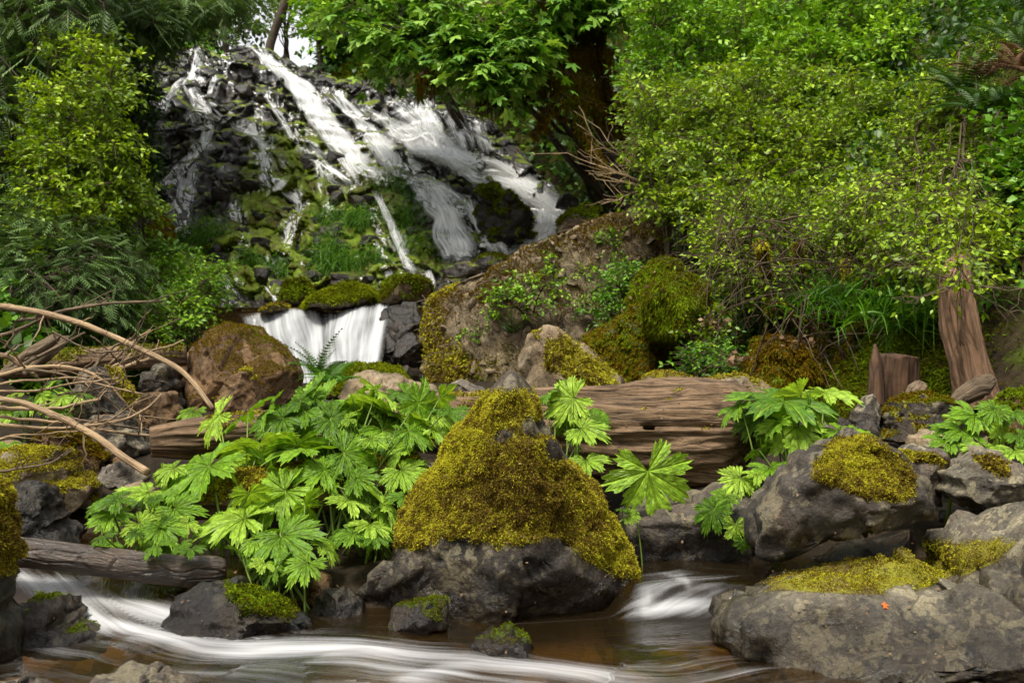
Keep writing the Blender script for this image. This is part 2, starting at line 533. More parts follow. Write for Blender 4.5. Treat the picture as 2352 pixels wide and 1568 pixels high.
def silk_material(name, tint=(0.92, 0.93, 0.94), su=14.0, sv=0.9, lo=0.2, hi=0.8, wisps=1.0):
    """Falling water drawn out into silk: white threads over clear film."""
    m, t = nt_new(name)
    uv = attr(t, 'flow', 1)
    mp = nd(t, 'ShaderNodeMapping', {'Vector': uv, 'Scale': (su, sv, 1.0)})
    n1 = noise(t, mp, 1.0, 5, 0.6, 0.06)
    mp2 = nd(t, 'ShaderNodeMapping', {'Vector': uv, 'Scale': (su * 3.1, sv * 1.4, 1.0)})
    n2 = noise(t, mp2, 1.0, 3, 0.55, 0.03)
    s = mth(t, 'ADD', mth(t, 'MULTIPLY', n1, 0.68), mth(t, 'MULTIPLY', n2, 0.32))
    fo = attr(t, 'foam')
    a = nd(t, 'ShaderNodeMapRange', {0: mth(t, 'ADD', fo, mth(t, 'MULTIPLY', mth(t, 'SUBTRACT', s, 0.5), 2.0 * wisps)), 1: lo, 2: hi, 3: 0.0, 4: 1.0}, interpolation_type='SMOOTHSTEP')
    edge = attr(t, 'edge')
    a = mth(t, 'MULTIPLY', a, edge, clamp=True)
    c = mixc(t, n2, tuple(0.8 * x for x in tint), tint)
    d = nd(t, 'ShaderNodeBsdfDiffuse', {'Color': c, 'Normal': bump(t, s, 0.35, 0.05)})
    tr = nd(t, 'ShaderNodeBsdfTranslucent', {'Color': c})
    wh = nd(t, 'ShaderNodeMixShader', {0: 0.25, 1: d, 2: tr})
    film = nd(t, 'ShaderNodeMixShader', {0: 0.05, 1: nd(t, 'ShaderNodeBsdfTransparent', {'Color': (1, 1, 1)}), 2: nd(t, 'ShaderNodeBsdfGlossy', {'Color': (1, 1, 1), 'Roughness': 0.25})})
    finish(t, nd(t, 'ShaderNodeMixShader', {0: a, 1: film, 2: wh}))
    return m

def stream_material():
    m, t = nt_new('stream_water')
    p = position(t)
    fl = attr(t, 'flow', 1)
    mp = nd(t, 'ShaderNodeMapping', {'Vector': fl, 'Scale': (1.1, 13.0, 1.0)})
    n1 = noise(t, mp, 1.0, 5, 0.6, 0.12)
    mp2 = nd(t, 'ShaderNodeMapping', {'Vector': fl, 'Scale': (2.0, 44.0, 1.0)})
    n2 = noise(t, mp2, 1.0, 3, 0.6, 0.05)
    s = mth(t, 'ADD', mth(t, 'MULTIPLY', n1, 0.6), mth(t, 'MULTIPLY', n2, 0.4))
    fo = attr(t, 'foam')
    a = nd(t, 'ShaderNodeMapRange', {0: mth(t, 'ADD', fo, mth(t, 'MULTIPLY', mth(t, 'SUBTRACT', s, 0.5), 1.5)), 1: 0.05, 2: 1.1, 3: 0.0, 4: 1.0}, interpolation_type='SMOOTHSTEP')
    a = mth(t, 'MULTIPLY', a, 0.78)
    nrm = bump(t, mth(t, 'ADD', n1, mth(t, 'MULTIPLY', noise(t, p, 9, 3, 0.5), 0.5)), 0.3, 0.03)
    clear = nd(t, 'ShaderNodeBsdfTransparent', {'Color': (0.66, 0.50, 0.26)})
    murk = nd(t, 'ShaderNodeBsdfDiffuse', {'Color': (0.04, 0.027, 0.010)})
    body = nd(t, 'ShaderNodeMixShader', {0: 0.22, 1: clear, 2: murk})
    gl = nd(t, 'ShaderNodeBsdfGlossy', {'Color': (1, 1, 1), 'Roughness': 0.09, 'Normal': nrm})
    fr = nd(t, 'ShaderNodeFresnel', {'IOR': 1.33, 'Normal': nrm})
    w = nd(t, 'ShaderNodeMixShader', {0: fr, 1: body, 2: gl})
    wh = nd(t, 'ShaderNodeBsdfDiffuse', {'Color': (0.66, 0.67, 0.69), 'Normal': nrm})
    finish(t, nd(t, 'ShaderNodeMixShader', {0: a, 1: w, 2: wh}))
    return m

def ground_material():
    m, t = nt_new('forest_floor')
    p = position(t)
    n1 = noise(t, p, 1.6, 7, 0.65)
    n2 = noise(t, p, 17, 8, 0.7)
    c = ramp(t, mth(t, 'ADD', mth(t, 'MULTIPLY', n1, 0.5), mth(t, 'MULTIPLY', n2, 0.5)), [(0.36, (0.008, 0.006, 0.004)), (0.52, (0.028, 0.019, 0.010)), (0.68, (0.07, 0.048, 0.024))])
    ma = mth(t, 'ADD', attr(t, 'moss'), mth(t, 'MULTIPLY', mth(t, 'SUBTRACT', noise(t, p, 2.7, 7, 0.65), 0.5), 1.3))
    mm = ramp(t, ma, [(0.45, 0.0), (0.65, 1.0)])
    mc = ramp(t, mth(t, 'ADD', mth(t, 'MULTIPLY', noise(t, p, 3.3, 6, 0.65), 0.7), mth(t, 'MULTIPLY', n2, 0.3)), [(0.34, (0.03, 0.022, 0.003)), (0.5, (0.05, 0.055, 0.004)), (0.66, (0.07, 0.11, 0.006))])
    c = mixc(t, mm, c, mc)
    bed = attr(t, 'wet')
    peb = nd(t, 'ShaderNodeTexVoronoi', {'Vector': p, 'Scale': 14.0}, out=1)
    pc = ramp(t, nd(t, 'ShaderNodeSeparateXYZ', {0: peb}, out=0), [(0.0, (0.04, 0.028, 0.012)), (0.6, (0.12, 0.085, 0.038)), (1.0, (0.24, 0.18, 0.09))])
    c = mixc(t, bed, c, pc)
    b = bump(t, mth(t, 'ADD', n2, mth(t, 'MULTIPLY', noise(t, p, 80, 4, 0.6), 0.3)), 0.7, 0.05)
    finish(t, nd(t, 'ShaderNodeBsdfPrincipled', {'Base Color': c, 'Roughness': 0.9, 'Normal': b, 'Specular IOR Level': 0.2}))
    return m

M = {}
M['ground'] = ground_material()
M['stream'] = stream_material()
M['silk'] = silk_material('silky_fall')
M['silk_thin'] = silk_material('thin_fall', su=22, sv=1.3, lo=0.22, hi=0.85)
M['silk_film'] = silk_material('film_of_water', su=26, sv=1.6, lo=0.16, hi=0.62, wisps=0.7)
M['silk_white'] = silk_material('white_cascade', tint=(0.62, 0.64, 0.66), su=6.5, sv=0.7, lo=0.1, hi=1.05, wisps=1.15)
M['cliff'] = rock_material('wet_black_cliff', (0.006, 0.005, 0.005), (0.045, 0.038, 0.031), lichen_amt=0.05, moss_up=0.12, rough=0.5, wet_all=0.7, scale=0.8, moss_cols=GREEN_MOSS, film=1.15)
M['cliff_bare'] = rock_material('wet_black_rock', (0.006, 0.006, 0.005), (0.05, 0.043, 0.036), lichen_amt=0.08, moss_up=-0.35, rough=0.5, wet_all=0.6)
M['grey'] = rock_material('grey_rock', (0.028, 0.024, 0.02), (0.17, 0.145, 0.115), lichen_amt=0.55, lichen=(0.36, 0.32, 0.2), moss_cols=MOSS_COLS)
M['dark'] = rock_material('dark_rock', (0.010, 0.0085, 0.007), (0.095, 0.078, 0.06), lichen_amt=0.4, lichen=(0.27, 0.235, 0.14), moss_cols=MOSS_COLS)
M['pale'] = rock_material('pale_lichen_rock', (0.032, 0.028, 0.023), (0.19, 0.165, 0.115), lichen_amt=0.5, lichen=(0.34, 0.30, 0.18), moss_cols=MOSS_COLS, scale=1.5)
M['brown'] = rock_material('brown_rock', (0.05, 0.028, 0.014), (0.22, 0.125, 0.055), lichen_amt=0.3, lichen=(0.28, 0.18, 0.07), moss_cols=[(0, (0.09, 0.05, 0.008)), (0.5, (0.18, 0.105, 0.01)), (1, (0.3, 0.2, 0.015))], stain_amt=0.4, stain=(0.16, 0.085, 0.025))
M['tan'] = rock_material('tan_rock', (0.075, 0.052, 0.03), (0.30, 0.22, 0.13), lichen_amt=0.35, moss_cols=MOSS_COLS)
M['wet'] = rock_material('wet_rock', (0.006, 0.005, 0.005), (0.036, 0.030, 0.026), lichen_amt=0.15, wet_all=0.75, rough=0.5, moss_cols=GREEN_MOSS)
M['mossrock'] = rock_material('moss_clad_rock', (0.03, 0.022, 0.012), (0.16, 0.11, 0.06), lichen_amt=0.3, moss_cols=GREEN_MOSS)
M['rubble'] = rock_material('rubble_bank', (0.05, 0.036, 0.020), (0.27, 0.205, 0.115), lichen_amt=0.3, lichen=(0.3, 0.26, 0.16), moss_cols=[(0, (0.08, 0.05, 0.01)), (0.45, (0.16, 0.115, 0.012)), (1, (0.2, 0.19, 0.012))], scale=1.3, stain_amt=0.5)
M['moss_gold'] = moss_material('golden_moss', MOSS_COLS, 3.2)
M['moss_green'] = moss_material('green_moss', GREEN_MOSS, 2.0)
M['moss_brown'] = moss_material('brown_moss', [(0, (0.05, 0.026, 0.004)), (0.34, (0.13, 0.072, 0.006)), (0.5, (0.14, 0.115, 0.007)), (0.66, (0.10, 0.15, 0.006)), (1, (0.16, 0.24, 0.008))], 2.0)
M['moss_bright'] = moss_material('bright_moss', [(0, (0.07, 0.075, 0.005)), (0.5, (0.16, 0.19, 0.007)), (1, (0.26, 0.30, 0.01))], 3.0)
M['coltsfoot'] = leaf_material('coltsfoot_leaf', [(0, (0.055, 0.15, 0.005)), (0.5, (0.16, 0.33, 0.012)), (1, (0.36, 0.56, 0.05))], 0.42, 0.34, vein=True, spec=0.35)
M['stalk'] = leaf_material('leaf_stalk', [(0, (0.10, 0.16, 0.02)), (1, (0.17, 0.25, 0.04))], 0.5, 0.1)
M['yellow_leaf'] = leaf_material('yellow_green_leaf', [(0, (0.045, 0.09, 0.002)), (0.45, (0.14, 0.25, 0.004)), (1, (0.40, 0.56, 0.012))])
M['olive_leaf'] = leaf_material('olive_leaf', [(0, (0.035, 0.065, 0.002)), (0.45, (0.09, 0.16, 0.003)), (1, (0.25, 0.36, 0.008))])
M['moss_dark'] = moss_material('dark_brown_moss', [(0, (0.02, 0.012, 0.002)), (0.5, (0.05, 0.032, 0.003)), (1, (0.09, 0.08, 0.005))], 2.0)
M['lime_leaf'] = leaf_material('lime_leaf', [(0, (0.04, 0.12, 0.003)), (0.45, (0.12, 0.28, 0.005)), (1, (0.36, 0.58, 0.03))])
M['fresh_leaf'] = leaf_material('fresh_green_leaf', [(0, (0.022, 0.075, 0.003)), (0.45, (0.07, 0.19, 0.006)), (1, (0.20, 0.40, 0.025))])
M['maple_leaf'] = leaf_material('maple_leaf', [(0, (0.03, 0.095, 0.005)), (0.45, (0.10, 0.24, 0.014)), (1, (0.36, 0.56, 0.09))])
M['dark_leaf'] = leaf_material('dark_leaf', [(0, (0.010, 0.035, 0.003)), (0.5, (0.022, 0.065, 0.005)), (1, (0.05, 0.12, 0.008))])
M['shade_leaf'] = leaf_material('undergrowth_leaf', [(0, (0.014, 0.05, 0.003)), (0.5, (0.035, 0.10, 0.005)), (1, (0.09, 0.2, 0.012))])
M['cedar'] = leaf_material('cedar_spray', [(0, (0.022, 0.05, 0.008)), (0.5, (0.06, 0.12, 0.02)), (1, (0.17, 0.27, 0.08))], 0.6, 0.2)
M['fern'] = leaf_material('fern_frond', [(0, (0.02, 0.06, 0.006)), (0.5, (0.045, 0.11, 0.012)), (1, (0.09, 0.17, 0.03))], 0.5, 0.25)
M['dead_fern'] = leaf_material('dead_frond', [(0, (0.05, 0.022, 0.010)), (0.5, (0.12, 0.06, 0.03)), (1, (0.2, 0.11, 0.06))], 0.8, 0.15)
M['grass'] = leaf_material('grass_blade', [(0, (0.03, 0.10, 0.004)), (0.5, (0.07, 0.20, 0.006)), (1, (0.13, 0.29, 0.010))], 0.5, 0.35)
M['far_leaf'] = leaf_material('far_leaf', [(0, (0.05, 0.10, 0.015)), (0.5, (0.10, 0.18, 0.03)), (1, (0.2, 0.3, 0.08))], 0.5, 0.4)
M['bark'] = wood_material('brown_bark', (0.02, 0.014, 0.009), (0.10, 0.07, 0.045), (2, 60, 60))
M['twig'] = wood_material('grey_twig', (0.03, 0.021, 0.011), (0.14, 0.10, 0.055), (4, 60, 60))
M['drift'] = wood_material('bleached_branch', (0.09, 0.055, 0.03), (0.46, 0.325, 0.19), (5, 150, 150), pale=(0.48, 0.34, 0.19))
M['drift_grey'] = wood_material('grey_branch', (0.05, 0.035, 0.022), (0.24, 0.175, 0.11), (5, 150, 150))
M['log'] = wood_material('weathered_log', (0.018, 0.010, 0.005), (0.27, 0.175, 0.10), (2.6, 48, 48), bumpy=1.0)
M['wetlog'] = wood_material('wet_log', (0.006, 0.004, 0.003), (0.075, 0.048, 0.028), (8, 40, 40), rough=0.36, wet=1.0, bumpy=0.9)
M['snag'] = wood_material('pinkish_snag', (0.06, 0.03, 0.015), (0.44, 0.27, 0.16), (3.0, 40, 40), bumpy=0.9)
M['stump'] = wood_material('rotten_stump', (0.012, 0.007, 0.004), (0.12, 0.065, 0.035), (3, 30, 30))
M['litter'] = leaf_material('fallen_leaf', [(0, (0.08, 0.04, 0.016)), (0.5, (0.17, 0.10, 0.05)), (1, (0.28, 0.19, 0.11))], 0.8, 0.1)
M['orange'] = leaf_material('orange_leaf', [(0, (0.5, 0.09, 0.01)), (1, (0.6, 0.16, 0.02))], 0.6, 0.1)

# ------------------------------------------------------------------ terrain
def _i(x, xs, ys): return np.interp(x, xs, ys)

def bank_line(X):
    """Y at which the near bank leaves the water."""
    return _i(X, [-4, -1.9, -1.2, -0.85, 0.3, 0.45, 0.95, 1.1, 4], [3.9, 3.9, 3.8, 3.38, 3.4, 4.2, 4.2, 3.5, 3.5])

def x_right(Y):
    return _i(Y, [0, 4, 6, 8, 10, 12, 14, 16, 18, 20, 22, 30, 60], [3.2, 2.6, 1.9, 1.2, 1.3, 1.6, 1.35, 0.3, -1.3, -4.0, -4.7, -6.3, -13])

def x_left(Y):
    return _i(Y, [0, 4, 7, 10, 12, 14, 16, 18, 20, 22, 30, 60], [-3.2, -3.0, -3.2, -3.6, -3.9, -5.0, -5.8, -6.0, -5.4, -6.0, -8.0, -17])

def height(X, Y, detail=True):
    X = np.asarray(X, float); Y = np.asarray(Y, float)
    s = Y - bank_line(X)
    near = _i(s, [-6, -0.3, -0.05, 0.18, 0.7, 1.6], [-0.24, -0.22, -0.1, 0.06, 0.2, 0.36])
    far = _i(Y, [4, 7, 9, 10.6, 11.3, 11.9, 12.6, 14, 14.6, 19.5, 21, 30, 60], [0, 0.1, 0.12, 0.12, 0.2, 0.75, 0.92, 0.94, 1.0, 5.3, 5.7, 6.9, 12])
    z = near + far
    r = np.maximum(X - x_right(Y), 0)
    l = np.maximum(x_left(Y) - X, 0)
    hr = 8 * (1 - np.exp(-1.45 * (r + 0.35 * (np.exp(-r / 0.35) - 1)) / 8))
    hl = 8 * (1 - np.exp(-1.35 * (l + 0.35 * (np.exp(-l / 0.35) - 1)) / 8))
    z = z + hr + hl + 7 * (1 - np.exp(-1.1 * np.maximum(-2.0 - Y, 0) / 7))     # unseen rise behind the camera, added to cut low frontal sky light
    if detail:
        p = np.stack([X, Y, np.zeros_like(X)], -1)
        amp = 0.05 + 0.35 * smooth(0.2, 2.5, hr + hl)
        z = z + amp * fbm(p * 0.9, 3, 5) + 0.03 * fbm(p * 5, 3, 9) * smooth(-.3, .3, s)
    return z

def build_ground():
    def axis(lo, a, b, hi, fine, coarse):
        return np.unique(np.round(np.r_[np.arange(lo, a, coarse), np.arange(a, b, fine), np.arange(b, hi, coarse)], 4))
    xs = axis(-50, -9, 9, 50, 0.09, 1.5)
    ys = np.unique(np.round(np.r_[np.arange(-30, 1.5, 1.5), np.arange(1.5, 6, 0.06), np.arange(6, 22, 0.1), np.arange(22, 80, 1.5)], 4))
    X, Y = np.meshgrid(xs, ys, indexing='ij')
    Z = height(X, Y)
    h = np.maximum(X - x_right(Y), 0) + np.maximum(x_left(Y) - X, 0)
    g = Geo()
    s = Y - bank_line(X)
    g.add(np.stack([X, Y, Z], -1), quads=grid_quads(*X.shape), moss=(0.25 + 0.4 * smooth(0, 1.0, h)).ravel(), wet=(1 - smooth(-0.15, 0.03, s)).ravel())
    o = obj('ground', g, M['ground'])
    tag(o, 'dark mossy forest floor and gorge sides around the stream', 'ground', kind='structure')
    return o

GROUND = build_ground()

# ------------------------------------------------------------------ the waterfall's rock face
def face_top(X):
    return _i(X, [-7.5, -6.6, -6.06, -5.4, -4.7, -3.9, -2.6, -1.4, -0.5, 0.17, 0.85, 1.15, 2], [5.4, 5.9, 6.38, 6.35, 6.42, 5.95, 5.6, 5.25, 4.75, 3.9, 3.05, 2.7, 2.2])

def face_y(X, Z, fine=False):
    p = np.stack([X, Z, np.zeros_like(X)], -1)
    Y = 13.6 + (Z - 1.4) * 1.07 + 0.5 * fbm(p * 0.45, 3, 21)
    Y = Y - 0.9 * smooth(-5.3, -7.2, X) * smooth(6.6, 3.0, Z)
    t = (Z + 0.16 * X + 0.4 * vnoise(p * [0.8, 0.55, 1], 33)) / 0.46
    fr = t - np.floor(t)
    Y = Y + 0.46 * 1.07 * 0.6 * (smooth(0.55, 1.0, fr) - fr)
    if fine:
        w = p + 0.12 * np.stack([vnoise(p * 2.3, 41), vnoise(p * 2.3, 42), np.zeros_like(X)], -1)
        f1, f2, cid = cells(w * [2.5, 1.9, 1], 51)
        Y = Y + (cid - 0.5) * 0.3 + 0.06 * smooth(0.12, 0.0, f2 - f1)
        f1, f2, cid = cells(w * [6.0, 5.0, 1], 57)
        Y = Y + (cid - 0.5) * 0.12 + 0.05 * smooth(0.14, 0.0, f2 - f1)
        Y = Y + 0.05 * fbm(p * 9, 3, 61)
    return Y

def on_face(px, py, fine=False):
    px = np.asarray(px, float); py = np.asarray(py, float)
    Y = np.full(px.shape, 16.0)
    for _ in range(14):
        X = (px - CX) / F * Y
        Z = CAMZ + (CY - py) / F * Y
        Y = 0.5 * Y + 0.5 * face_y(X, Z, fine)
    return np.stack([(px - CX) / F * Y, Y, CAMZ + (CY - py) / F * Y], -1)

FALLS = [
  ('main', [(600, 118, 26), (640, 165, 44), (690, 205, 60), (725, 250, 66), (770, 300, 74), (810, 350, 78), (850, 390, 64), (895, 418, 36)], 0.68, 'silk'),
  ('main', [(690, 218, 26), (722, 280, 34), (762, 330, 36), (800, 380, 34), (832, 432, 16)], 0.55, 'silk'),
  ('main', [(766, 206, 12), (800, 245, 30), (840, 290, 48), (872, 332, 62), (902, 364, 56), (930, 400, 30)], 0.62, 'silk'),
  ('broad', [(822, 240, 12), (880, 278, 40), (950, 318, 84), (1020, 352, 88), (1090, 384, 82), (1150, 400, 76), (1210, 436, 94), (1262, 480, 100), (1270, 520, 80), (1225, 558, 80), (1165, 585, 60)], 0.72, 'silk'),
  ('broad', [(895, 232, 26), (940, 264, 70), (985, 308, 80), (1040, 345, 70)], 0.52, 'silk'),
  ('broad', [(962, 238, 54), (985, 275, 64), (1010, 330, 64)], 0.5, 'silk'),
  ('broad', [(1030, 266, 36), (1050, 300, 40), (1066, 345, 32)], 0.42, 'silk'),
  ('broad', [(1090, 282, 26), (1108, 312, 30), (1128, 352, 24)], 0.38, 'silk'),
  ('lower', [(976, 428, 26), (1010, 470, 56), (1040, 515, 74), (1066, 560, 92), (1080, 606, 88)], 0.6, 'silk'),
  ('lower', [(1064, 458, 18), (1098, 510, 38), (1124, 555, 56), (1144, 590, 42)], 0.52, 'silk'),
  ('lower', [(940, 410, 40), (1000, 440, 60), (1060, 470, 40)], 0.34, 'silk_thin'),
  ('lower', [(858, 440, 12), (890, 492, 26), (912, 545, 36), (934, 594, 36), (958, 634, 26)], 0.55, 'silk'),
  ('side', [(452, 108, 26), (446, 160, 38), (432, 195, 52), (445, 236, 40)], 0.55, 'silk'),
  ('side', [(436, 182, 16), (396, 204, 34), (374, 238, 40)], 0.42, 'silk'),
  ('side', [(448, 226, 30), (474, 262, 52), (480, 305, 52), (462, 338, 34), (442, 362, 30), (424, 400, 56), (418, 450, 70), (424, 520, 46)], 0.48, 'silk'),
  ('side', [(452, 352, 20), (408, 384, 26), (372, 424, 24), (346, 452, 14)], 0.42, 'silk'),
  ('side', [(486, 246, 14), (520, 278, 18), (560, 292, 18), (600, 316, 32), (612, 360, 28), (614, 408, 26), (655, 436, 30), (694, 464, 24), (676, 512, 22), (660, 550, 26), (646, 588, 26)], 0.44, 'silk'),
  ('side', [(612, 214, 10), (640, 262, 18), (672, 312, 20), (706, 345, 28), (732, 385, 26), (744, 432, 28)], 0.42, 'silk_thin'),
  ('side', [(708, 338, 36), (762, 386, 48), (812, 428, 40)], 0.36, 'silk_thin'),
  ('foot', [(614, 662, 10), (632, 684, 18), (652, 708, 22)], 0.8, 'silk'),
  ('foot', [(984, 622, 24), (990, 640, 30), (998, 660, 24)], 0.55, 'silk'),
  ('foot', [(500, 640, 40), (530, 668, 44), (560, 700, 40)], 0.32, 'silk_thin'),
]
FACE_MOSS = [(460, 350), (700, 300), (880, 420), (960, 560), (900, 640), (700, 690), (540, 690), (430, 560)]
CLIFF = None
def build_cliff():
    xs = np.arange(-7.4, 1.75, 0.026)
    s = np.linspace(0, 1.12, 300)
    X, S = np.meshgrid(xs, s, indexing='ij')
    top = face_top(X) + 0.12 * fbm(np.stack([X * 1.6, X * 0, X * 0], -1), 3, 71)
    Z = 1.05 + (top - 1.05) * np.minimum(S, 1.0)
    Y = face_y(X, Z, True) + np.maximum(S - 1, 0) * 16
    Z = Z + 0.10 * fbm(np.stack([X, Z, Y], -1) * 3.3, 3, 77) + np.maximum(S - 1, 0) * 1.2
    V = np.stack([X, Y, Z], -1)
    px, py = proj(V)
    d = np.where(in_poly(px, py, FACE_MOSS), 1, -1) * poly_dist(px, py, FACE_MOSS)
    mo = 0.62 * smooth(-100, 50, d) + 0.8 * fbm(V * [1.3, 0, 1.0], 4, 81) - 0.02
    quads = grid_quads(*X.shape)[:, ::-1]
    g = Geo()
    g.add(V, quads=quads, moss=np.clip(mo, 0, 1).ravel())
    build_cliff.grid = (V, quads, px, py)
    root = obj('rock_face', g, M['cliff'])
    tag(root, 'steep dark wet rock face with green moss under the waterfall', 'rock face', kind='structure')
    # loose angular blocks and ledges, each a stone of its own
    rng = np.random.default_rng(5)
    variants = []
    for k in range(10):
        D, T = ico(3)
        Q = D / (np.abs(D) ** 3).sum(1, keepdims=True) ** (1 / 3) * [1.0, 0.8, 0.62]
        for _ in range(9):
            n = norm(rng.normal(0, 1, 3))
            h = (Q @ n).max() * rng.uniform(0.62, 0.85)
            Q = Q - np.maximum(Q @ n - h, 0)[:, None] * n
        Q = Q + D * 0.06 * fbm(Q * 2.5 + k * 7, 3, 91)[:, None]
        variants.append(Geo().add(Q, tris=T).mesh('stone', False))
    for me in variants: me.materials.append(M['cliff'])
    poly = [(380, 150), (470, 110), (600, 130), (720, 220), (1000, 300), (1100, 380), (1240, 520), (1060, 610), (960, 650), (850, 690), (640, 690), (540, 690), (440, 560), (370, 420)]
    pts = sample_poly(poly, 700, rng)
    ok = np.ones(len(pts), bool)
    for key, line, foam, mat in FALLS:
        if True:
            ok &= poly_dist(pts[:, 0], pts[:, 1], line, False) > 0.42 * np.mean([q[2] for q in line])
    pts = pts[ok][:130]
    W = on_face(pts[:, 0], pts[:, 1])
    for k in range(len(pts)):
        o = bpy.data.objects.new('stone', variants[k % 10])
        COL.objects.link(o)
        o.parent = root
        o.location = W[k] + [0, 0.06, 0]
        sc = rng.uniform(0.06, 0.18)
        o.scale = (sc * rng.uniform(0.8, 1.2), sc, sc * rng.uniform(0.8, 1.5))
        o.rotation_euler = (rng.uniform(-.5, .3), rng.uniform(-.1, .35), rng.uniform(-.6, .6))
    # moss cushions hanging on the ledges
    tri = np.concatenate([quads[:, :3], quads[:, [0, 2, 3]]])
    Vf = V.reshape(-1, 3)
    N = vert_normals(Vf, tri)
    w = (np.clip(mo, 0, 1).ravel() ** 2 * smooth(-.1, .4, N[:, 2]) * smooth(0.15, 0.4, mo.ravel()))[tri].mean(1)
    pos, nr = sample_faces(Vf, tri, w, 60000, rng)
    mg = Geo()
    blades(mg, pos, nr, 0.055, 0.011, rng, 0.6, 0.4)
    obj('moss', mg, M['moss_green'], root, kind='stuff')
    return root
CLIFF = build_cliff()

def ribbon(g, line, rng, wscale=1.0, off=0.05, jitter=0.0, n=None, foam=0.5):
    line = np.array(line, float)
    L = np.hypot(*np.diff(line[:, :2], axis=0).T).sum()
    n = n or max(12, int(L / 5))
    c = resample(line, n)
    if jitter: c[:, :2] += jitter * np.stack([fbm(np.stack([np.arange(n) * 0.07, np.full(n, rng.random() * 50), np.zeros(n)], -1), 3, 7),
                                             fbm(np.stack([np.arange(n) * 0.07, np.full(n, rng.random() * 50), np.ones(n)], -1), 3, 8)], -1)
    t = np.gradient(c[:, :2], axis=0)
    t /= np.maximum(np.linalg.norm(t, axis=1, keepdims=True), 1e-6)
    nrm = np.stack([-t[:, 1], t[:, 0]], -1)
    K = 11
    u = np.linspace(-1, 1, K)
    wob = 1 + 0.35 * fbm(np.stack([np.arange(n) * 0.13, np.full(n, rng.random() * 90), np.zeros(n)], -1), 3, 3)
    hw = c[:, 2] * 0.5 * wscale * wob
    Q = c[:, None, :2] + nrm[:, None, :] * (u[None, :, None] * hw[:, None, None])
    W = on_face(Q[..., 0], Q[..., 1])
    for _ in range(2):                                # water rounds off the ledges it pours over
        W[1:-1] = 0.25 * W[:-2] + 0.5 * W[1:-1] + 0.25 * W[2:]
    W[..., 1] -= off + 0.06 * (1 - u[None, :] ** 2)
    along = np.r_[0, np.cumsum(np.linalg.norm(np.diff(W[:, K // 2], axis=0), axis=1))]
    o = rng.random() * 40
    flow = np.stack([u[None, :] * (hw / F * 16)[:, None] + o, np.repeat(along[:, None], K, 1) + o, np.zeros((n, K)) + rng.random() * 9], -1)
    ends = smooth(0, 0.16, np.linspace(0, 1, n)) * smooth(1, 0.72, np.linspace(0, 1, n))
    edge = (1 - np.abs(u)[None, :] ** 2.6) * ends[:, None]
    dW = np.gradient(W, axis=0)
    steep = np.abs(dW[..., 2]) / np.maximum(np.linalg.norm(dW, axis=-1), 1e-6)
    fo = np.full((n, K), foam) + 0.18 * fbm(W * [1.2, 1.2, 1.8], 3, 13) + 0.45 * (steep - 0.6) + 0.06
    g.add(W, quads=grid_quads(n, K), flow=flow.reshape(-1, 3), edge=edge.ravel(), foam=fo.ravel())

FALL_LABEL = {'main': 'long white chute of water slanting down from the notch below the sky gap',
              'broad': 'broad pale veil of water sweeping down beside the dark bank',
              'lower': 'short falls dropping from the lower ledges behind the brown rubble bank',
              'side': 'lacy threads of water spreading over the black mossy rock face',
              'foot': 'small spouts of water at the foot of the rock face'}
RUNS = [  # narrower runs of water over the face: (px, py, width)
  [(452, 108, 30), (446, 160, 40), (432, 195, 50), (445, 236, 46), (470, 262, 60), (480, 305, 56), (462, 338, 34), (442, 362, 30), (424, 400, 52), (418, 450, 62), (424, 520, 40)],
  [(436, 182, 22), (396, 204, 40), (374, 238, 40)], [(452, 352, 20), (408, 384, 28), (372, 424, 24), (346, 452, 16)], [(500, 120, 26), (520, 150, 24), (530, 200, 14)],
  [(486, 246, 26), (520, 278, 34), (560, 292, 34), (600, 316, 46), (612, 360, 40), (614, 408, 36), (655, 436, 46), (694, 464, 30), (676, 512, 28), (660, 550, 36), (646, 588, 30)],
  [(612, 214, 14), (640, 262, 20), (672, 312, 22), (706, 345, 32), (732, 385, 28), (744, 432, 30)], [(708, 338, 44), (762, 386, 60), (812, 428, 44)],
  [(500, 640, 50), (530, 668, 44), (560, 700, 40)], [(540, 470, 24), (560, 520, 26), (548, 580, 20)], [(760, 470, 16), (765, 520, 18)], [(560, 200, 14), (600, 240, 16), (590, 300, 18)],
  [(850, 470, 24), (870, 520, 24), (880, 580, 22), (900, 630, 22)], [(470, 215, 12), (500, 180, 12)], [(940, 420, 50), (1000, 450, 70), (1060, 480, 40)], [(650, 230, 12), (690, 290, 14), (720, 330, 20)],
  [(880, 330, 40), (930, 380, 60), (980, 420, 50)], [(700, 600, 20), (710, 660, 18)], [(620, 600, 24), (640, 650, 22)], [(790, 640, 18), (800, 680, 16)]]
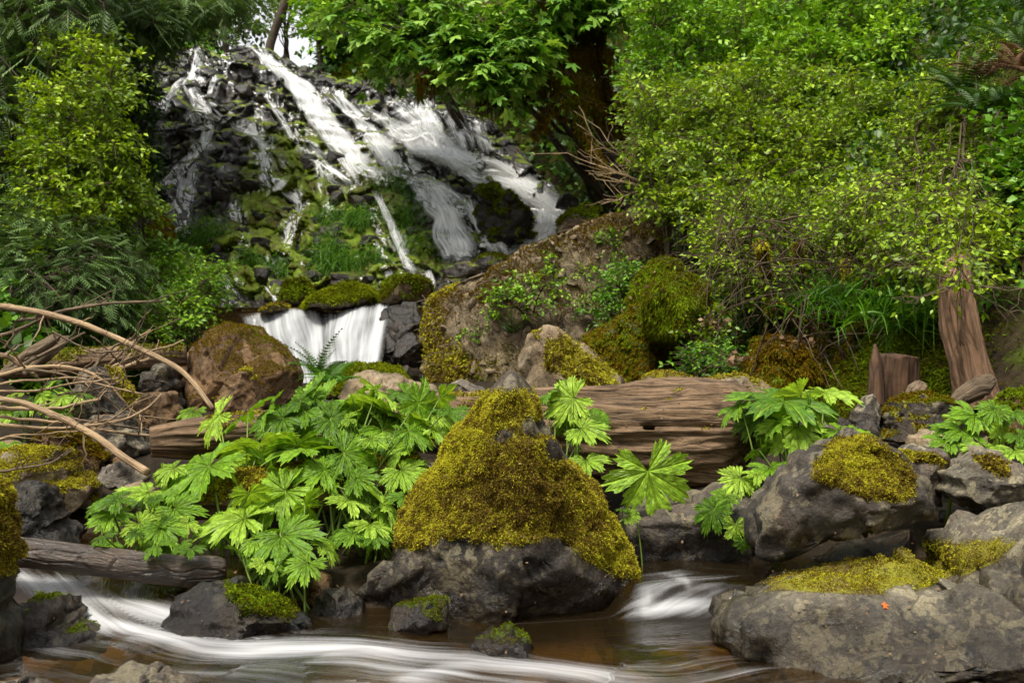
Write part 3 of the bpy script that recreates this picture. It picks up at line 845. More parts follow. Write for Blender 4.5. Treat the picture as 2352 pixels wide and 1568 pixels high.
def build_film(root):
    V, quads, px, py = build_cliff.grid
    Vf = V.reshape(-1, 3)
    x, y = px.ravel(), py.ravel()
    q = np.stack([x, y, x * 0], -1)
    wx = x + 9 * fbm(q / 34., 3, 301) + 4 * fbm(q / 11., 2, 303)
    wy = y + 7 * fbm(q / 34., 3, 302)
    fo = np.zeros(len(x))
    al = x * 1.0
    for run in RUNS + [l for k, l, f_, m_ in FALLS if k in ('main', 'broad', 'lower')]:
        wide = run not in RUNS
        r = resample(np.array(run, float), 40)
        best = np.full(len(x), 9.0); sn = np.zeros(len(x))
        for k in range(39):
            ax, ay, aw = r[k]; bx, by, bw = r[k + 1]
            vx, vy = bx - ax, by - ay
            L = max(math.hypot(vx, vy), 1e-6)
            t = np.clip(((wx - ax) * vx + (wy - ay) * vy) / L / L, 0, 1)
            ex, ey = wx - ax - t * vx, wy - ay - t * vy
            n = np.hypot(ex, ey) / (0.5 * (aw + (bw - aw) * t) + 3)
            near = n < best
            best = np.where(near, n, best)
            sn = np.where(near, (vx * ey - vy * ex) / L, sn)
        f = np.exp(-best ** 2 * 1.9) * (0.66 if wide else 1.15)
        al = np.where(f > fo, sn, al)
        fo = np.maximum(fo, f)
    # threads: many narrow strands along the run, broken by the ledges
    th = fbm(np.stack([al / 5.0, y / 70., x * 0 + 3], -1), 3, 311)
    net = ridged(np.stack([wx / 26., wy / 60., x * 0], -1), 3, 315)
    tri = np.concatenate([quads[:, :3], quads[:, [0, 2, 3]]])
    N = vert_normals(Vf, tri)
    steep = np.abs(N[:, 1])
    env = smooth(380, 430, x) * smooth(1080, 960, x) * smooth(140, 190, y) * smooth(690, 620, y) * smooth(-0.25, 0.25, fbm(q / 120., 3, 320))
    lace = env * smooth(0.56, 0.82, net) * 0.42
    foam = np.maximum(fo * (0.80 + 1.15 * th) + 0.45 * (steep - 0.65) * smooth(.1, .4, fo), lace * (1.0 + 1.2 * th))
    foam = np.clip(foam, 0, 1)
    keep = (foam[quads] > 0.03).any(1)
    used = np.unique(quads[keep])
    idx = np.full(len(Vf), -1); idx[used] = np.arange(len(used))
    W = V.copy()
    for _ in range(1): W[:, 1:-1] = 0.2 * W[:, :-2] + 0.6 * W[:, 1:-1] + 0.2 * W[:, 2:]
    W = W.reshape(-1, 3) + N * 0.018 + np.array([0, -0.03, 0])
    g = Geo()
    g.add(W[used], quads=idx[quads[keep]], foam=foam[used], edge=smooth(0.02, 0.16, foam[used]), flow=np.stack([al / F * 16, y / F * 16, x * 0], -1)[used])
    obj('water_film', g, M['silk_film'], root, kind='stuff')

def build_falls():
    rng = np.random.default_rng(3)
    roots = {k: thing('waterfall', FALL_LABEL[k], 'waterfall', (0, 0, 0), 'falls on the rock face', 'structure') for k in FALL_LABEL}
    for key, line, foam, mat in FALLS:
        if key == 'side':
            for _ in range(3):
                sub = np.array(line, float)
                sub[:, :2] += rng.normal(0, 0.22, 2) * sub[:, 2].mean()
                g = Geo()
                ribbon(g, sub, rng, rng.uniform(0.3, 0.6), 0.01, sub[:, 2].mean() * 0.45, foam=foam * 0.85)
                obj('water_strand', g, M['silk_thin'], roots[key])
            continue
        g = Geo()
        ribbon(g, line, rng, 0.75, 0.09, 0, foam=foam - 0.10)
        obj('water_sheet', g, M[mat], roots[key])
        g = Geo()
        la = np.array(line, float)
        for _ in range(3):
            sub = la.copy()
            sub[:, :2] += rng.normal(0, 0.2, 2) * la[:, 2].mean()
            ribbon(g, sub, rng, rng.uniform(0.25, 0.5), 0.11, la[:, 2].mean() * 0.5, foam=foam * 0.8)
        obj('water_strand', g, M['silk_thin'], roots[key])
    build_film(roots['side'])
build_falls()

def build_cascade():
    nu, nv = 90, 70
    u, v = np.meshgrid(np.linspace(0, 1, nu), np.linspace(0, 1, nv), indexing='ij')
    lx = 548 + (906 - 548) * u
    ly = _i(u, [0, .15, .35, .55, .62, .75, .9, 1], [722, 716, 706, 712, 716, 704, 696, 688])
    bx = 640 + (866 - 640) * u
    by = np.full_like(u, 900.0)
    px = lx + (bx - lx) * v ** 0.9
    py = ly + (by - ly) * v
    d = 12.0 - 1.7 * v ** 1.1 - 0.35 * np.sin(v * np.pi) * smooth(0.45, 0.8, u)
    W = P(px, py, d)
    W[..., 1] -= 0.16 * fbm(np.stack([W[..., 0] * 2.2, W[..., 2] * 1.2, u * 0], -1), 4, 15) * smooth(0, .2, v) * 2
    lump = np.exp(-(((px - 815) / 34) ** 2 + ((py - 815) / 50) ** 2)) + 0.8 * np.exp(-(((px - 790) / 40) ** 2 + ((py - 765) / 26) ** 2))
    W[..., 1] -= 0.22 * lump
    fo = 0.74 + 0.3 * fbm(W * 1.3, 3, 19) - 0.5 * np.exp(-(((px - 742) / 36) ** 2 + ((py - 722) / 26) ** 2)) - 0.45 * smooth(60, 0, px - 548) * smooth(40, 0, py - 716)
    fo = fo - 0.35 * smooth(0.05, 0, v)
    edge = smooth(0, .03, u) * smooth(1, .95, u) * smooth(0, .02, v)
    g = Geo()
    g.add(W, quads=grid_quads(nu, nv), flow=np.stack([u * 1.9, v * 1.1, u * 0], -1).reshape(-1, 3), edge=edge.ravel(), foam=fo.ravel())
    root = thing('cascade', 'low wide white cascade pouring over a ledge behind the brown boulder', 'cascade', (0, 0, 0), None, 'structure')
    obj('water_sheet', g, M['silk_white'], root)
    g2 = Geo()
    W2 = W.copy(); W2[..., 1] += 0.10; W2[..., 2] -= 0.03
    g2.add(W2, quads=grid_quads(nu, nv), wet=np.ones(nu * nv))
    obj('ledge', g2, M['wet'], root)
    # the pool above the lip
    g3 = Geo()
    X, Y = np.meshgrid(np.linspace(-4.0, -0.6, 40), np.linspace(11.98, 14.4, 30), indexing='ij')
    g3.add(np.stack([X, Y, 1.33 + 0.012 * vnoise(np.stack([X * 4, Y * 4, X * 0], -1), 3)], -1), quads=grid_quads(40, 30), foam=np.full(1200, 0.12), flow=np.stack([X, Y, X * 0], -1).reshape(-1, 3))
    tag(obj('pool', g3, M['stream']), 'small dark pool between the rock face and the low cascade', 'pool', kind='structure')
build_cascade()

# ------------------------------------------------------------------ the stream in front
RAPIDS = [([(40, 1318), (90, 1350), (150, 1390), (250, 1440), (400, 1478), (560, 1490), (700, 1484), (830, 1486), (960, 1502), (1100, 1522), (1250, 1535)], 22, 0.95),
          ([(130, 1345), (260, 1395), (380, 1415), (470, 1432), (560, 1458)], 22, 0.8),
          ([(250, 1455), (330, 1470), (480, 1482), (640, 1497)], 20, 0.9),
          ([(700, 1495), (900, 1530), (1000, 1560)], 30, 0.58),
          ([(920, 1568), (1010, 1540), (1100, 1526), (1250, 1540), (1400, 1556), (1560, 1560), (1700, 1545)], 22, 0.6),
          ([(1050, 1515), (1180, 1525), (1300, 1530)], 24, 0.34),
          ([(1560, 1560), (1680, 1530), (1760, 1560)], 30, 0.4),
          ([(1478, 1348), (1560, 1338), (1650, 1348)], 16, 0.7),
          ([(1462, 1402), (1540, 1394), (1650, 1386)], 18, 0.95),
          ([(1490, 1370), (1530, 1375)], 22, 0.6),
          ([(40, 1320), (110, 1352), (190, 1366)], 20, 0.7), ([(200, 1342), (320, 1352)], 16, 0.7),
          ([(60, 1490), (240, 1478), (420, 1500)], 20, 0.3), ([(300, 1530), (600, 1540), (800, 1545)], 26, 0.28),
          ([(30, 1570), (200, 1640), (900, 1610), (1700, 1600), (2100, 1590)], 40, 0.42)]
def ground_px(px, py, z=0.03):
    d = (CAMZ - z) * F / max(py - CY, 1)
    return np.array([(px - CX) / F * d, d])

def build_stream():
    xs = np.arange(-4.2, 4.2, 0.02)
    ys = np.arange(1.0, 4.4, 0.016)
    X, Y = np.meshgrid(xs, ys, indexing='ij')
    q = np.stack([X, Y, X * 0], -1)
    # two little steps up: under the old log, and beside the pointed boulder
    stepL = smooth(-0.72, -0.98, X) * smooth(3.18, 3.55, Y + 0.10 * fbm(q * 2, 2, 4) - 0.5 * smooth(-1.0, -1.7, X) * 0)
    stepR = smooth(0.3, 0.42, X) * smooth(3.28, 3.44, Y + 0.03 * fbm(q * 6, 2, 4))
    Z = 0.0 + 0.12 * stepL + 0.095 * stepR
    Z = Z + 0.022 * fbm(q * [1.6, 4.0, 1], 3, 8) * smooth(3.5, 2.9, Y + X * 0.12)
    px, py = proj(np.stack([X, Y, Z], -1))
    wx = px + 40 * fbm(q * 2.2, 3, 14); wy = py + 12 * fbm(q * [2.2, 5, 1], 3, 15)
    fo = np.zeros_like(X)
    best = np.full_like(X, 0.04); al = X * 1.0; ac = Y + 0.05 * np.sin(X * 2)
    for line, w, a in RAPIDS:
        l = resample(np.array(line, float), 60)
        L3 = np.array([ground_px(x, y) for x, y in l])
        d = np.full_like(X, 9.0); sa = np.zeros_like(X); sn = np.zeros_like(X)
        cum = np.r_[0, np.cumsum(np.linalg.norm(np.diff(L3, axis=0), axis=1))]
        for k in range(59):
            A, Bq = L3[k], L3[k + 1]
            v = Bq - A; ln = max(float(v @ v), 1e-9)
            t = np.clip(((X - A[0]) * v[0] + (Y - A[1]) * v[1]) / ln, 0, 1)
            ex = X - A[0] - t * v[0]; ey = Y - A[1] - t * v[1]
            dd = np.hypot(ex, ey)
            nearer = dd < d
            d = np.where(nearer, dd, d)
            sa = np.where(nearer, cum[k] + t * math.sqrt(ln), sa)
            sn = np.where(nearer, (v[0] * ey - v[1] * ex) / math.sqrt(ln), sn)
        f = a * np.exp(-(poly_dist(wx, wy, line, False) / (w * 1.35)) ** 1.6)
        u_ = sa / cum[-1]
        f = f * (0.5 + 0.5 * smooth(0, .14, u_ + .02) * smooth(1, .55, u_))
        g_ = a * np.exp(-(d / 0.25) ** 2)
        use = g_ > best
        best = np.where(use, g_, best); al = np.where(use, sa + 3.1 * w, al); ac = np.where(use, sn + w, ac)
        fo = np.maximum(fo, f)
    fo = fo * (0.8 + 0.5 * fbm(q * [1.5, 4, 1], 3, 18)) + 0.07 * smooth(3.05, 2.7, Y + 0.1 * X) + 0.10 * fbm(q * [2, 5, 1], 3, 17) - 0.05
    Z = Z + 0.022 * np.clip(fo, 0, 1) * smooth(3.6, 3.2, Y)
    # streak direction bends along the current
    fx = al + 0.10 * fbm(q * 1.5, 2, 23)
    fy = ac + 0.05 * fbm(q * 2.5, 3, 24)
    g = Geo()
    g.add(np.stack([X, Y, Z], -1), quads=grid_quads(*X.shape), foam=np.clip(fo, 0, 1).ravel(), flow=np.stack([fx, fy, X * 0], -1).reshape(-1, 3))
    o = obj('stream', g, M['stream'])
    tag(o, 'shallow brown stream with silky white rapids in front of the boulders', 'stream', kind='structure')
build_stream()

# ------------------------------------------------------------------ boulders
def bare_spots(px, py, mm, spots):
    for (x, y, rx, ry) in spots:
        mm = mm * smooth(0.7, 1.25, np.hypot((px - x) / rx, (py - y) / ry))
    return mm

def moss_mask(kind, V, N, size, seed):
    px, py = proj(V)
    nz = N[:, 2]
    wob = fbm(V * (3.2 / max(size, .25)), 4, seed + 50)
    if kind is None: return np.zeros(len(V))
    if kind[0] == 'up':                                # ('up', threshold)
        return smooth(kind[1] - 0.3, kind[1] + 0.3, nz + 0.75 * wob)
    if kind[0] == 'poly':                              # ('poly', polygon, softness)
        poly = kind[1]; sft = kind[2] if len(kind) > 2 else 25
        x = px + wob * sft * 1.3; y = py + np.roll(wob, 1) * sft
        d = np.where(in_poly(x, y, poly), 1, -1) * poly_dist(x, y, poly)
        m_ = smooth(-sft * 0.4, sft * 0.4, d)
        return bare_spots(x, y, m_, kind[3]) if len(kind) > 3 else m_
    if kind[0] == 'full':
        return np.clip(0.85 + 0.5 * wob, 0, 1)
    return np.zeros(len(V))

def boulder(name, label, cat, outline, D, T, mat, sub=5, planes=6, seed=0, rough=1.0, moss=None, tufts=0, tuft_mat='moss_gold', tuft_len=0.022, tuft_w=0.0035, wet_z=None, wet_poly=None, sq=2.9, group=None, sag=0.3, kind=None, backT=None):
    rng = np.random.default_rng(seed + 100)
    o2 = P(np.array([a for a, b in outline]), np.array([b for a, b in outline]), D)
    xz = o2[:, [0, 2]]
    lo, hi = xz.min(0), xz.max(0)
    c = 0.5 * (lo + hi)
    # centroid of the polygon, so that it is star-shaped about it
    a = xz; b = np.roll(xz, -1, 0)
    cr = a[:, 0] * b[:, 1] - b[:, 0] * a[:, 1]
    if abs(cr.sum()) > 1e-9: c = ((a + b) * cr[:, None]).sum(0) / (3 * cr.sum())
    th = np.linspace(-np.pi, np.pi, 721)[:-1]
    r = np.zeros_like(th)
    for k in range(len(xz)):
        p0, p1 = xz[k] - c, xz[(k + 1) % len(xz)] - c
        e = p1 - p0
        den = np.cos(th) * e[1] - np.sin(th) * e[0]
        den = np.where(np.abs(den) < 1e-12, 1e-12, den)
        t = (p0[0] * e[1] - p0[1] * e[0]) / den
        s = (p0[0] * np.sin(th) - p0[1] * np.cos(th)) / den
        r = np.where((t > 0) & (s >= -1e-6) & (s <= 1 + 1e-6), np.maximum(r, t), r)
    r = np.where(r <= 0, np.median(r), r)
    ker = np.ones(5) / 5
    r = np.convolve(np.r_[r[-2:], r, r[:2]], ker, 'valid')
    Dv, Tr = ico(sub)
    r0, y0 = np.hypot(Dv[:, 0], Dv[:, 2]), Dv[:, 1]
    nn0 = (r0 ** sq + np.abs(y0) ** sq) ** (1 / sq)
    rho = r0 / nn0
    ang = np.arctan2(Dv[:, 2], Dv[:, 0])
    yy = y0 / nn0
    depth = np.where(yy < 0, T, backT or T)
    C = np.array([c[0], D, c[1]])
    ext = np.array([(hi[0] - lo[0]) / 2, T, (hi[1] - lo[1]) / 2])
    size = float(ext.mean())
    pl = planes
    if isinstance(planes, int):
        pl = []
        for _ in range(planes):
            n = norm(np.array([rng.uniform(-1, 1), -rng.uniform(0.35, 1), rng.uniform(-0.5, 0.9)]))
            pl.append((*n, rng.uniform(0.62, 0.86)))
    def shape(r):
        rr = np.interp(ang, np.r_[th, np.pi], np.r_[r, r[0]])
        Q = np.stack([rr * rho * np.cos(ang), yy * depth, rr * rho * np.sin(ang)], -1)
        for (nx, ny, nz, fr) in pl:
            n = norm(np.array([nx, ny, nz], float))
            h = (Q @ n).max() * fr
            over = np.maximum(Q @ n - h, 0)
            Q = Q - over[:, None] * n * 0.97
        return Q
    # a block seen from above shows its rear top edge and its front bottom edge: fit the solid to the outline it presents
    opx = np.array(outline, float)
    cx, cy = proj(C[None])
    tgt = np.zeros_like(th)
    for k in range(len(opx)):
        p0, p1 = opx[k] - [cx[0], cy[0]], opx[(k + 1) % len(opx)] - [cx[0], cy[0]]
        p0, p1 = p0 * [1, -1], p1 * [1, -1]
        e = p1 - p0
        den = np.cos(th) * e[1] - np.sin(th) * e[0]
        den = np.where(np.abs(den) < 1e-9, 1e-9, den)
        t = (p0[0] * e[1] - p0[1] * e[0]) / den
        q = (p0[0] * np.sin(th) - p0[1] * np.cos(th)) / den
        tgt = np.where((t > 0) & (q >= -1e-6) & (q <= 1 + 1e-6), np.maximum(tgt, t), tgt)
    NB = 60
    for _ in range(3):
        Q = shape(r)
        px, py = proj(Q + C)
        dx, dy = px - cx[0], cy[0] - py
        bi = ((np.arctan2(dy, dx) + np.pi) / (2 * np.pi) * NB).astype(int) % NB
        got = np.zeros(NB)
        np.maximum.at(got, bi, np.hypot(dx, dy))
        cen = -np.pi + (np.arange(NB) + .5) / NB * 2 * np.pi
        want = np.interp(cen, th, tgt)
        ratio = np.where((got > 0) & (want > 0), np.clip(want / np.maximum(got, 1e-6), .6, 1.25), 1)
        ratio = np.convolve(np.r_[ratio[-1:], ratio, ratio[:1]], [.25, .5, .25], 'valid')
        r = r * np.interp(th, np.r_[cen[0] - 2 * np.pi / NB, cen, cen[-1] + 2 * np.pi / NB], np.r_[ratio[-1], ratio, ratio[0]])
    Q = shape(r)
    V = Q + C
    nrm = vert_normals(V, Tr)
    k = 1.0 / max(size, 0.03)
    off = np.array([seed * 3.7, seed * 1.3, 0])
    w = V + 0.05 * size * np.stack([vnoise(V * k * 1.2 + off + 5, 1), vnoise(V * k * 1.2 + off + 9, 2), vnoise(V * k * 1.2 + off, 3)], -1)
    fa, fe = facets(w * k * 1.25 + off, seed + 2)
    fb, fg = facets(w * k * np.array([2.6, 2.6, 4.2]) + off, seed + 4)
    disp = 0.03 * fbm(V * k * 1.1 + off, 3, seed) + 0.11 * fa + 0.06 * fb - 0.02 - 0.02 * smooth(0.10, 0.0, fe) - 0.012 * smooth(0.1, 0, fg) + 0.014 * ridged(V * k * 4 + off, 3, seed + 5) + 0.012 * fbm(V * k * 12 + off, 3, seed + 9)
    V = V + nrm * (disp * size * rough)[:, None]
    nrm = vert_normals(V, Tr)
    mm = moss_mask(moss, V, nrm, size, seed)
    wet = np.zeros(len(V))
    if wet_z is not None:
        wet = smooth(wet_z + 0.05, wet_z - 0.05, V[:, 2] + 0.09 * fbm(V * 6, 3, 4))
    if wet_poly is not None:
        wet = np.maximum(wet, 0.75 * moss_mask(('poly', wet_poly, 40), V, nrm, size, seed + 1))  # darkened face: dark lichen plus shade, put into the colour through the wet mask
    base = np.array([C[0], C[1], V[:, 2].min()])
    g = Geo()
    g.add(V - base, tris=Tr, moss=mm, wet=wet)
    o = obj(name, g, M[mat], None, base)
    tag(o, label, cat, group, kind)
    if tufts:
        wgt = mm[Tr].mean(1)
        wgt = np.where(wgt > 0.2, wgt ** 1.6, 0)
        fn = nrm[Tr].mean(1)
        view = norm(np.array([0, 0, CAMZ]) - V[Tr].mean(1))
        wgt = wgt * ((fn * view).sum(1) > -0.45)
        pos, nn = sample_faces(V, Tr, wgt, tufts, rng)
        # cushions: the fur is longer where the patch is thick
        mg = Geo()
        thick = smooth(.15, .85, mm[Tr].mean(1)[sample_faces.face])
        lift = (0.008 + tuft_len * 0.2) * thick[:, None] * (0.3 + 1.9 * np.maximum(-.25, fbm(pos * 26, 3, seed + 3)))[:, None]
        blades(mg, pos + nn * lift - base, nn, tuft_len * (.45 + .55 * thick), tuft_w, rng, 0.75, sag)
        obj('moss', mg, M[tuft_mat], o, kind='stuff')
    return o

MAIN_OUT = [(800, 1350), (858, 1290), (902, 1250), (922, 1200), (958, 1145), (1002, 1078), (1032, 1010), (1078, 962), (1112, 908), (1142, 874), (1176, 850), (1208, 874), (1240, 945), (1284, 1020), (1324, 1076), (1376, 1134), (1412, 1195), (1452, 1250), (1480, 1310), (1472, 1375), (1440, 1425), (1300, 1455), (1080, 1470), (1000, 1470), (900, 1440), (825, 1400)]
MAIN_MOSS = [(1080, 900), (1140, 905), (1185, 895), (1235, 905), (1440, 1180), (1470, 1330), (1400, 1310), (1330, 1275), (1290, 1235), (1240, 1260), (1160, 1262), (1060, 1235), (980, 1240), (880, 1262), (860, 1230), (960, 1080), (1010, 980)]
boulder('boulder', 'large pointed boulder thick with golden moss standing in the stream', 'boulder', MAIN_OUT, 3.58, 0.36, 'dark', 6,
        [(-0.55, -0.8, 0.25, 0.74), (0.6, -0.75, 0.22, 0.72), (0.05, -0.95, 0.28, 0.86), (0.35, -0.85, -0.35, 0.78), (-0.4, -0.85, -0.2, 0.8)], 1, 0.75,
        ('poly', MAIN_MOSS, 26, [(1168, 872, 58, 30), (1250, 985, 52, 30), (1165, 1005, 34, 18), (1290, 1040, 34, 26)]), 180000, 'moss_gold', 0.010, 0.0019, 0.12)

B = boulder
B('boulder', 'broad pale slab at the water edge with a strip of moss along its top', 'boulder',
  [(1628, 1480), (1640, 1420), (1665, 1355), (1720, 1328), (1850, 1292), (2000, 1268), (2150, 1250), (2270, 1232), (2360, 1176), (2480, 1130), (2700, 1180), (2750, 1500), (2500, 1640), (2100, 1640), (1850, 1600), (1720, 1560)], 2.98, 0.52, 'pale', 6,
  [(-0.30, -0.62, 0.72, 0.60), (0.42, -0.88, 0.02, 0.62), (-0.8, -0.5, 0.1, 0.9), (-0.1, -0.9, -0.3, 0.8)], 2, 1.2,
  ('poly', [(1760, 1345), (1850, 1300), (2000, 1270), (2150, 1240), (2330, 1222), (2260, 1290), (2160, 1335), (2060, 1360), (1930, 1375), (1830, 1362)], 22), 34000, 'moss_gold', 0.006, 0.0020, 0.19, wet_poly=[(2352, 1255), (2100, 1400), (1860, 1550), (1800, 1750), (2900, 1750), (2900, 1200)])  # right of the ridge: darker stone, with its shade painted in
B('boulder', 'tilted grey boulder capped with yellow moss beside the pale slab', 'boulder',
  [(1712, 1230), (1722, 1160), (1760, 1108), (1830, 1048), (1900, 1008), (1985, 990), (2032, 1018), (2090, 1060), (2130, 1110), (2172, 1168), (2165, 1192), (2100, 1212), (1990, 1232), (1860, 1262), (1780, 1292), (1735, 1275)], 3.45, 0.27, 'dark', 5,
  [(-0.5, -0.85, 0.1, 0.75), (0.25, -0.75, 0.55, 0.72), (0.4, -0.8, -0.4, 0.78), (-0.3, -0.8, -0.4, 0.8)], 3, 1.2,
  ('poly', [(1860, 1060), (1920, 1010), (2000, 1000), (2060, 1050), (2110, 1110), (2070, 1140), (2000, 1150), (1930, 1120), (1870, 1100)], 18), 52000, 'moss_gold', 0.009, 0.0021)
B('boulder', 'grey wedge rock with lichen and one mossy corner above the dark gap', 'boulder',
  [(2135, 1075), (2200, 1040), (2250, 1030), (2322, 1050), (2350, 1085), (2345, 1190), (2280, 1195), (2200, 1155), (2150, 1130)], 3.75, 0.25, 'pale', 5, [(0, -.6, .75, .7), (.1, -.9, -.35, .7), (-.5, -.8, .1, .8)], 4, 1.0,
  ('poly', [(2240, 1045), (2300, 1050), (2330, 1085), (2290, 1090), (2255, 1070)], 10), 3000, 'moss_gold', 0.018, 0.0035)
B('boulder', 'dark flat-topped block in shade below the big weathered log', 'boulder',
  [(1405, 1360), (1412, 1165), (1470, 1140), (1670, 1102), (1760, 1120), (1790, 1300), (1740, 1360)], 4.0, 0.36, 'dark', 5, [(-.05, -.5, .87, .78), (.0, -1, -.1, .62)], 5, 0.9, None, wet_z=0.2)
B('boulder', 'low dark stone wedged between the tilted boulder and the pale slab', 'boulder',
  [(1860, 1300), (1900, 1250), (1960, 1235), (2060, 1240), (2120, 1260), (2100, 1320)], 3.75, 0.2, 'wet', 4, 5, 6)
B('boulder', 'black wet rock behind the wedge rock at the gap', 'boulder',
  [(2130, 1290), (2140, 1150), (2250, 1170), (2420, 1180), (2420, 1300)], 4.1, 0.2, 'wet', 4, 5, 7)
B('boulder', 'mossy green rounded rock with water sliding down its near side', 'boulder',
  [(350, 1450), (385, 1390), (455, 1340), (540, 1322), (602, 1350), (650, 1368), (692, 1398), (725, 1432), (700, 1470), (560, 1490), (420, 1480)], 3.22, 0.20, 'wet', 5, 5, 8, 1.2,
  ('poly', [(520, 1340), (600, 1350), (690, 1400), (650, 1425), (560, 1400), (520, 1370)], 16), 9000, 'moss_green', 0.010, 0.003, 0.02)
B('boulder', 'black glistening rock with white rapids curling round its side', 'boulder',
  [(20, 1490), (35, 1400), (75, 1370), (120, 1362), (190, 1400), (235, 1435), (248, 1475), (230, 1510), (100, 1510)], 3.12, 0.18, 'wet', 5, 5, 9, 1.3, ('up', 1.05), 1500, 'moss_green', 0.008, 0.002)
B('boulder', 'small round wet rock at the foot of the leafy plants', 'boulder',
  [(715, 1420), (722, 1370), (755, 1348), (800, 1346), (836, 1375), (842, 1420), (810, 1450), (740, 1450)], 3.42, 0.09, 'wet', 4, 4, 10)
B('boulder', 'upright brown stone just behind the small round wet rock', 'boulder',
  [(700, 1385), (712, 1335), (738, 1308), (762, 1322), (768, 1365), (745, 1400)], 3.52, 0.06, 'brown', 4, 4, 11, wet_z=0.1)
B('boulder', 'small wet green-topped rock leaning on the pointed boulder', 'boulder',
  [(888, 1450), (895, 1398), (930, 1382), (990, 1370), (1028, 1376), (1032, 1445), (960, 1465)], 3.2, 0.08, 'wet', 4, 4, 12, 1.2, ('up', 0.75), 1500, 'moss_green', 0.007, 0.002)
B('boulder', 'low dome of wet rock barely above the brown water', 'boulder',
  [(1070, 1505), (1085, 1470), (1120, 1446), (1170, 1444), (1215, 1470), (1230, 1505), (1150, 1530)], 2.98, 0.12, 'wet', 4, 3, 13, 1.5, ('up', 1.0), 700, 'moss_green', 0.008, 0.002)
B('boulder', 'rough brown rock rising at the bottom edge of the stream', 'boulder',
  [(150, 1620), (190, 1560), (240, 1535), (330, 1528), (420, 1545), (500, 1562), (560, 1620)], 2.66, 0.12, 'dark', 5, 5, 14, 1.4)
B('boulder', 'flat wet stone in the bottom corner beside the rough brown rock', 'boulder',
  [(-120, 1640), (-60, 1575), (40, 1555), (120, 1562), (170, 1590), (150, 1640)], 2.6, 0.1, 'dark', 4, 5, 15, 1.4)
B('boulder', 'tall mossy stone standing at the very edge of the view', 'boulder',
  [(-200, 1080), (-20, 1085), (15, 1110), (38, 1180), (44, 1260), (34, 1330), (45, 1420), (55, 1500), (40, 1560), (-200, 1600)], 2.9, 0.13, 'dark', 5, 4, 16, 1.2,
  ('poly', [(-220, 1060), (60, 1090), (70, 1260), (30, 1320), (-220, 1330)], 18), 26000, 'moss_gold', 0.011, 0.0022, 0.25)
B('boulder', 'black angular wet rock above the old log in the stream', 'boulder',
  [(5, 1250), (12, 1150), (45, 1108), (90, 1105), (135, 1130), (165, 1190), (178, 1260), (100, 1280)], 3.85, 0.2, 'wet', 5, 6, 17, 1.5)
B('boulder', 'yellow-mossed boulder lying under the thin dead branches', 'boulder',
  [(-60, 1110), (-40, 1045), (50, 1026), (120, 1028), (172, 1055), (202, 1090), (242, 1112), (228, 1155), (180, 1185), (60, 1190)], 4.3, 0.28, 'tan', 5, 5, 18, 1.1, ('up', 0.45), 30000, 'moss_gold', 0.009, 0.0026)
B('boulder', 'brown-mossed round boulder between the yellow one and the cut branch', 'boulder',
  [(60, 1050), (85, 1005), (130, 990), (180, 992), (228, 1015), (255, 1055), (240, 1095), (140, 1110)], 4.8, 0.24, 'brown', 5, 4, 19, 1.0, ('up', 0.3), 9000, 'moss_brown', 0.016, 0.005)
B('boulder', 'flat pinkish grey slab crossed by the cut branch', 'boulder',
  [(180, 975), (230, 952), (285, 950), (325, 985), (352, 1030), (348, 1085), (290, 1095), (215, 1070)], 5.1, 0.22, 'grey', 5, 5, 20)
B('boulder', 'small flat grey rock at the tip of the cut branch', 'boulder',
  [(222, 1100), (235, 1070), (280, 1058), (332, 1068), (345, 1100), (300, 1125), (240, 1122)], 4.35, 0.12, 'grey', 4, 5, 21)
B('boulder', 'half-buried tan rock beside the first small leaves', 'boulder',
  [(255, 1160), (275, 1120), (320, 1105), (360, 1120), (365, 1165), (300, 1180)], 4.1, 0.12, 'tan', 4, 5, 22)
B('boulder', 'dark grey rock with a mossy flank behind the arching twigs', 'boulder',
  [(150, 960), (165, 885), (190, 855), (237, 836), (272, 855), (305, 895), (330, 945), (300, 975)], 5.6, 0.3, 'dark', 5, 5, 23, 1.1, ('poly', [(240, 840), (280, 850), (335, 945), (300, 950), (265, 880)], 8), 4000, 'moss_gold', 0.02, 0.005)
B('boulder', 'round brown rock directly below the fallen branch tip', 'boulder',
  [(305, 960), (315, 920), (345, 897), (392, 900), (425, 940), (430, 1000), (340, 1010)], 5.7, 0.25, 'brown', 5, 4, 24, 1.0, ('up', 0.9))
B('boulder', 'dark overhanging stone tucked behind the big brown boulder', 'boulder',
  [(322, 890), (330, 855), (362, 836), (405, 838), (428, 880), (420, 940), (350, 920)], 6.6, 0.3, 'dark', 5, 4, 25)
B('boulder', 'big brown faceted boulder in front of the low white cascade', 'boulder',
  [(410, 930), (412, 850), (440, 790), (475, 755), (525, 738), (590, 754), (640, 785), (680, 820), (699, 850), (697, 905), (650, 960), (520, 970), (430, 960)], 7.0, 0.5, 'brown', 6,
  [(-0.72, -0.62, 0.2, 0.66), (0.38, -0.72, 0.55, 0.66), (0.2, -0.85, -0.4, 0.78), (0.0, -0.4, 0.9, 0.9), (.75, -.6, 0, .82)], 26, 0.7, ('up', 0.55), 20000, 'moss_brown', 0.009, 0.003)
B('boulder', 'pointed slab leaning against the big brown boulder', 'boulder',
  [(490, 950), (500, 900), (538, 858), (576, 846), (592, 868), (608, 945), (560, 965)], 6.4, 0.14, 'brown', 5, [(-.5, -.8, .3, .7), (.4, -.9, 0, .7)], 27, 1.0, ('up', 0.9), 1500, 'moss_gold', 0.014, 0.004)
B('boulder', 'green mossy rock at the base of the low cascade', 'boulder',
  [(700, 905), (735, 868), (800, 842), (870, 838), (920, 850), (945, 885), (930, 930), (720, 930)], 7.6, 0.4, 'mossrock', 5, 3, 28, 1.0, ('up', 0.1), 14000, 'moss_bright', 0.03, 0.006)
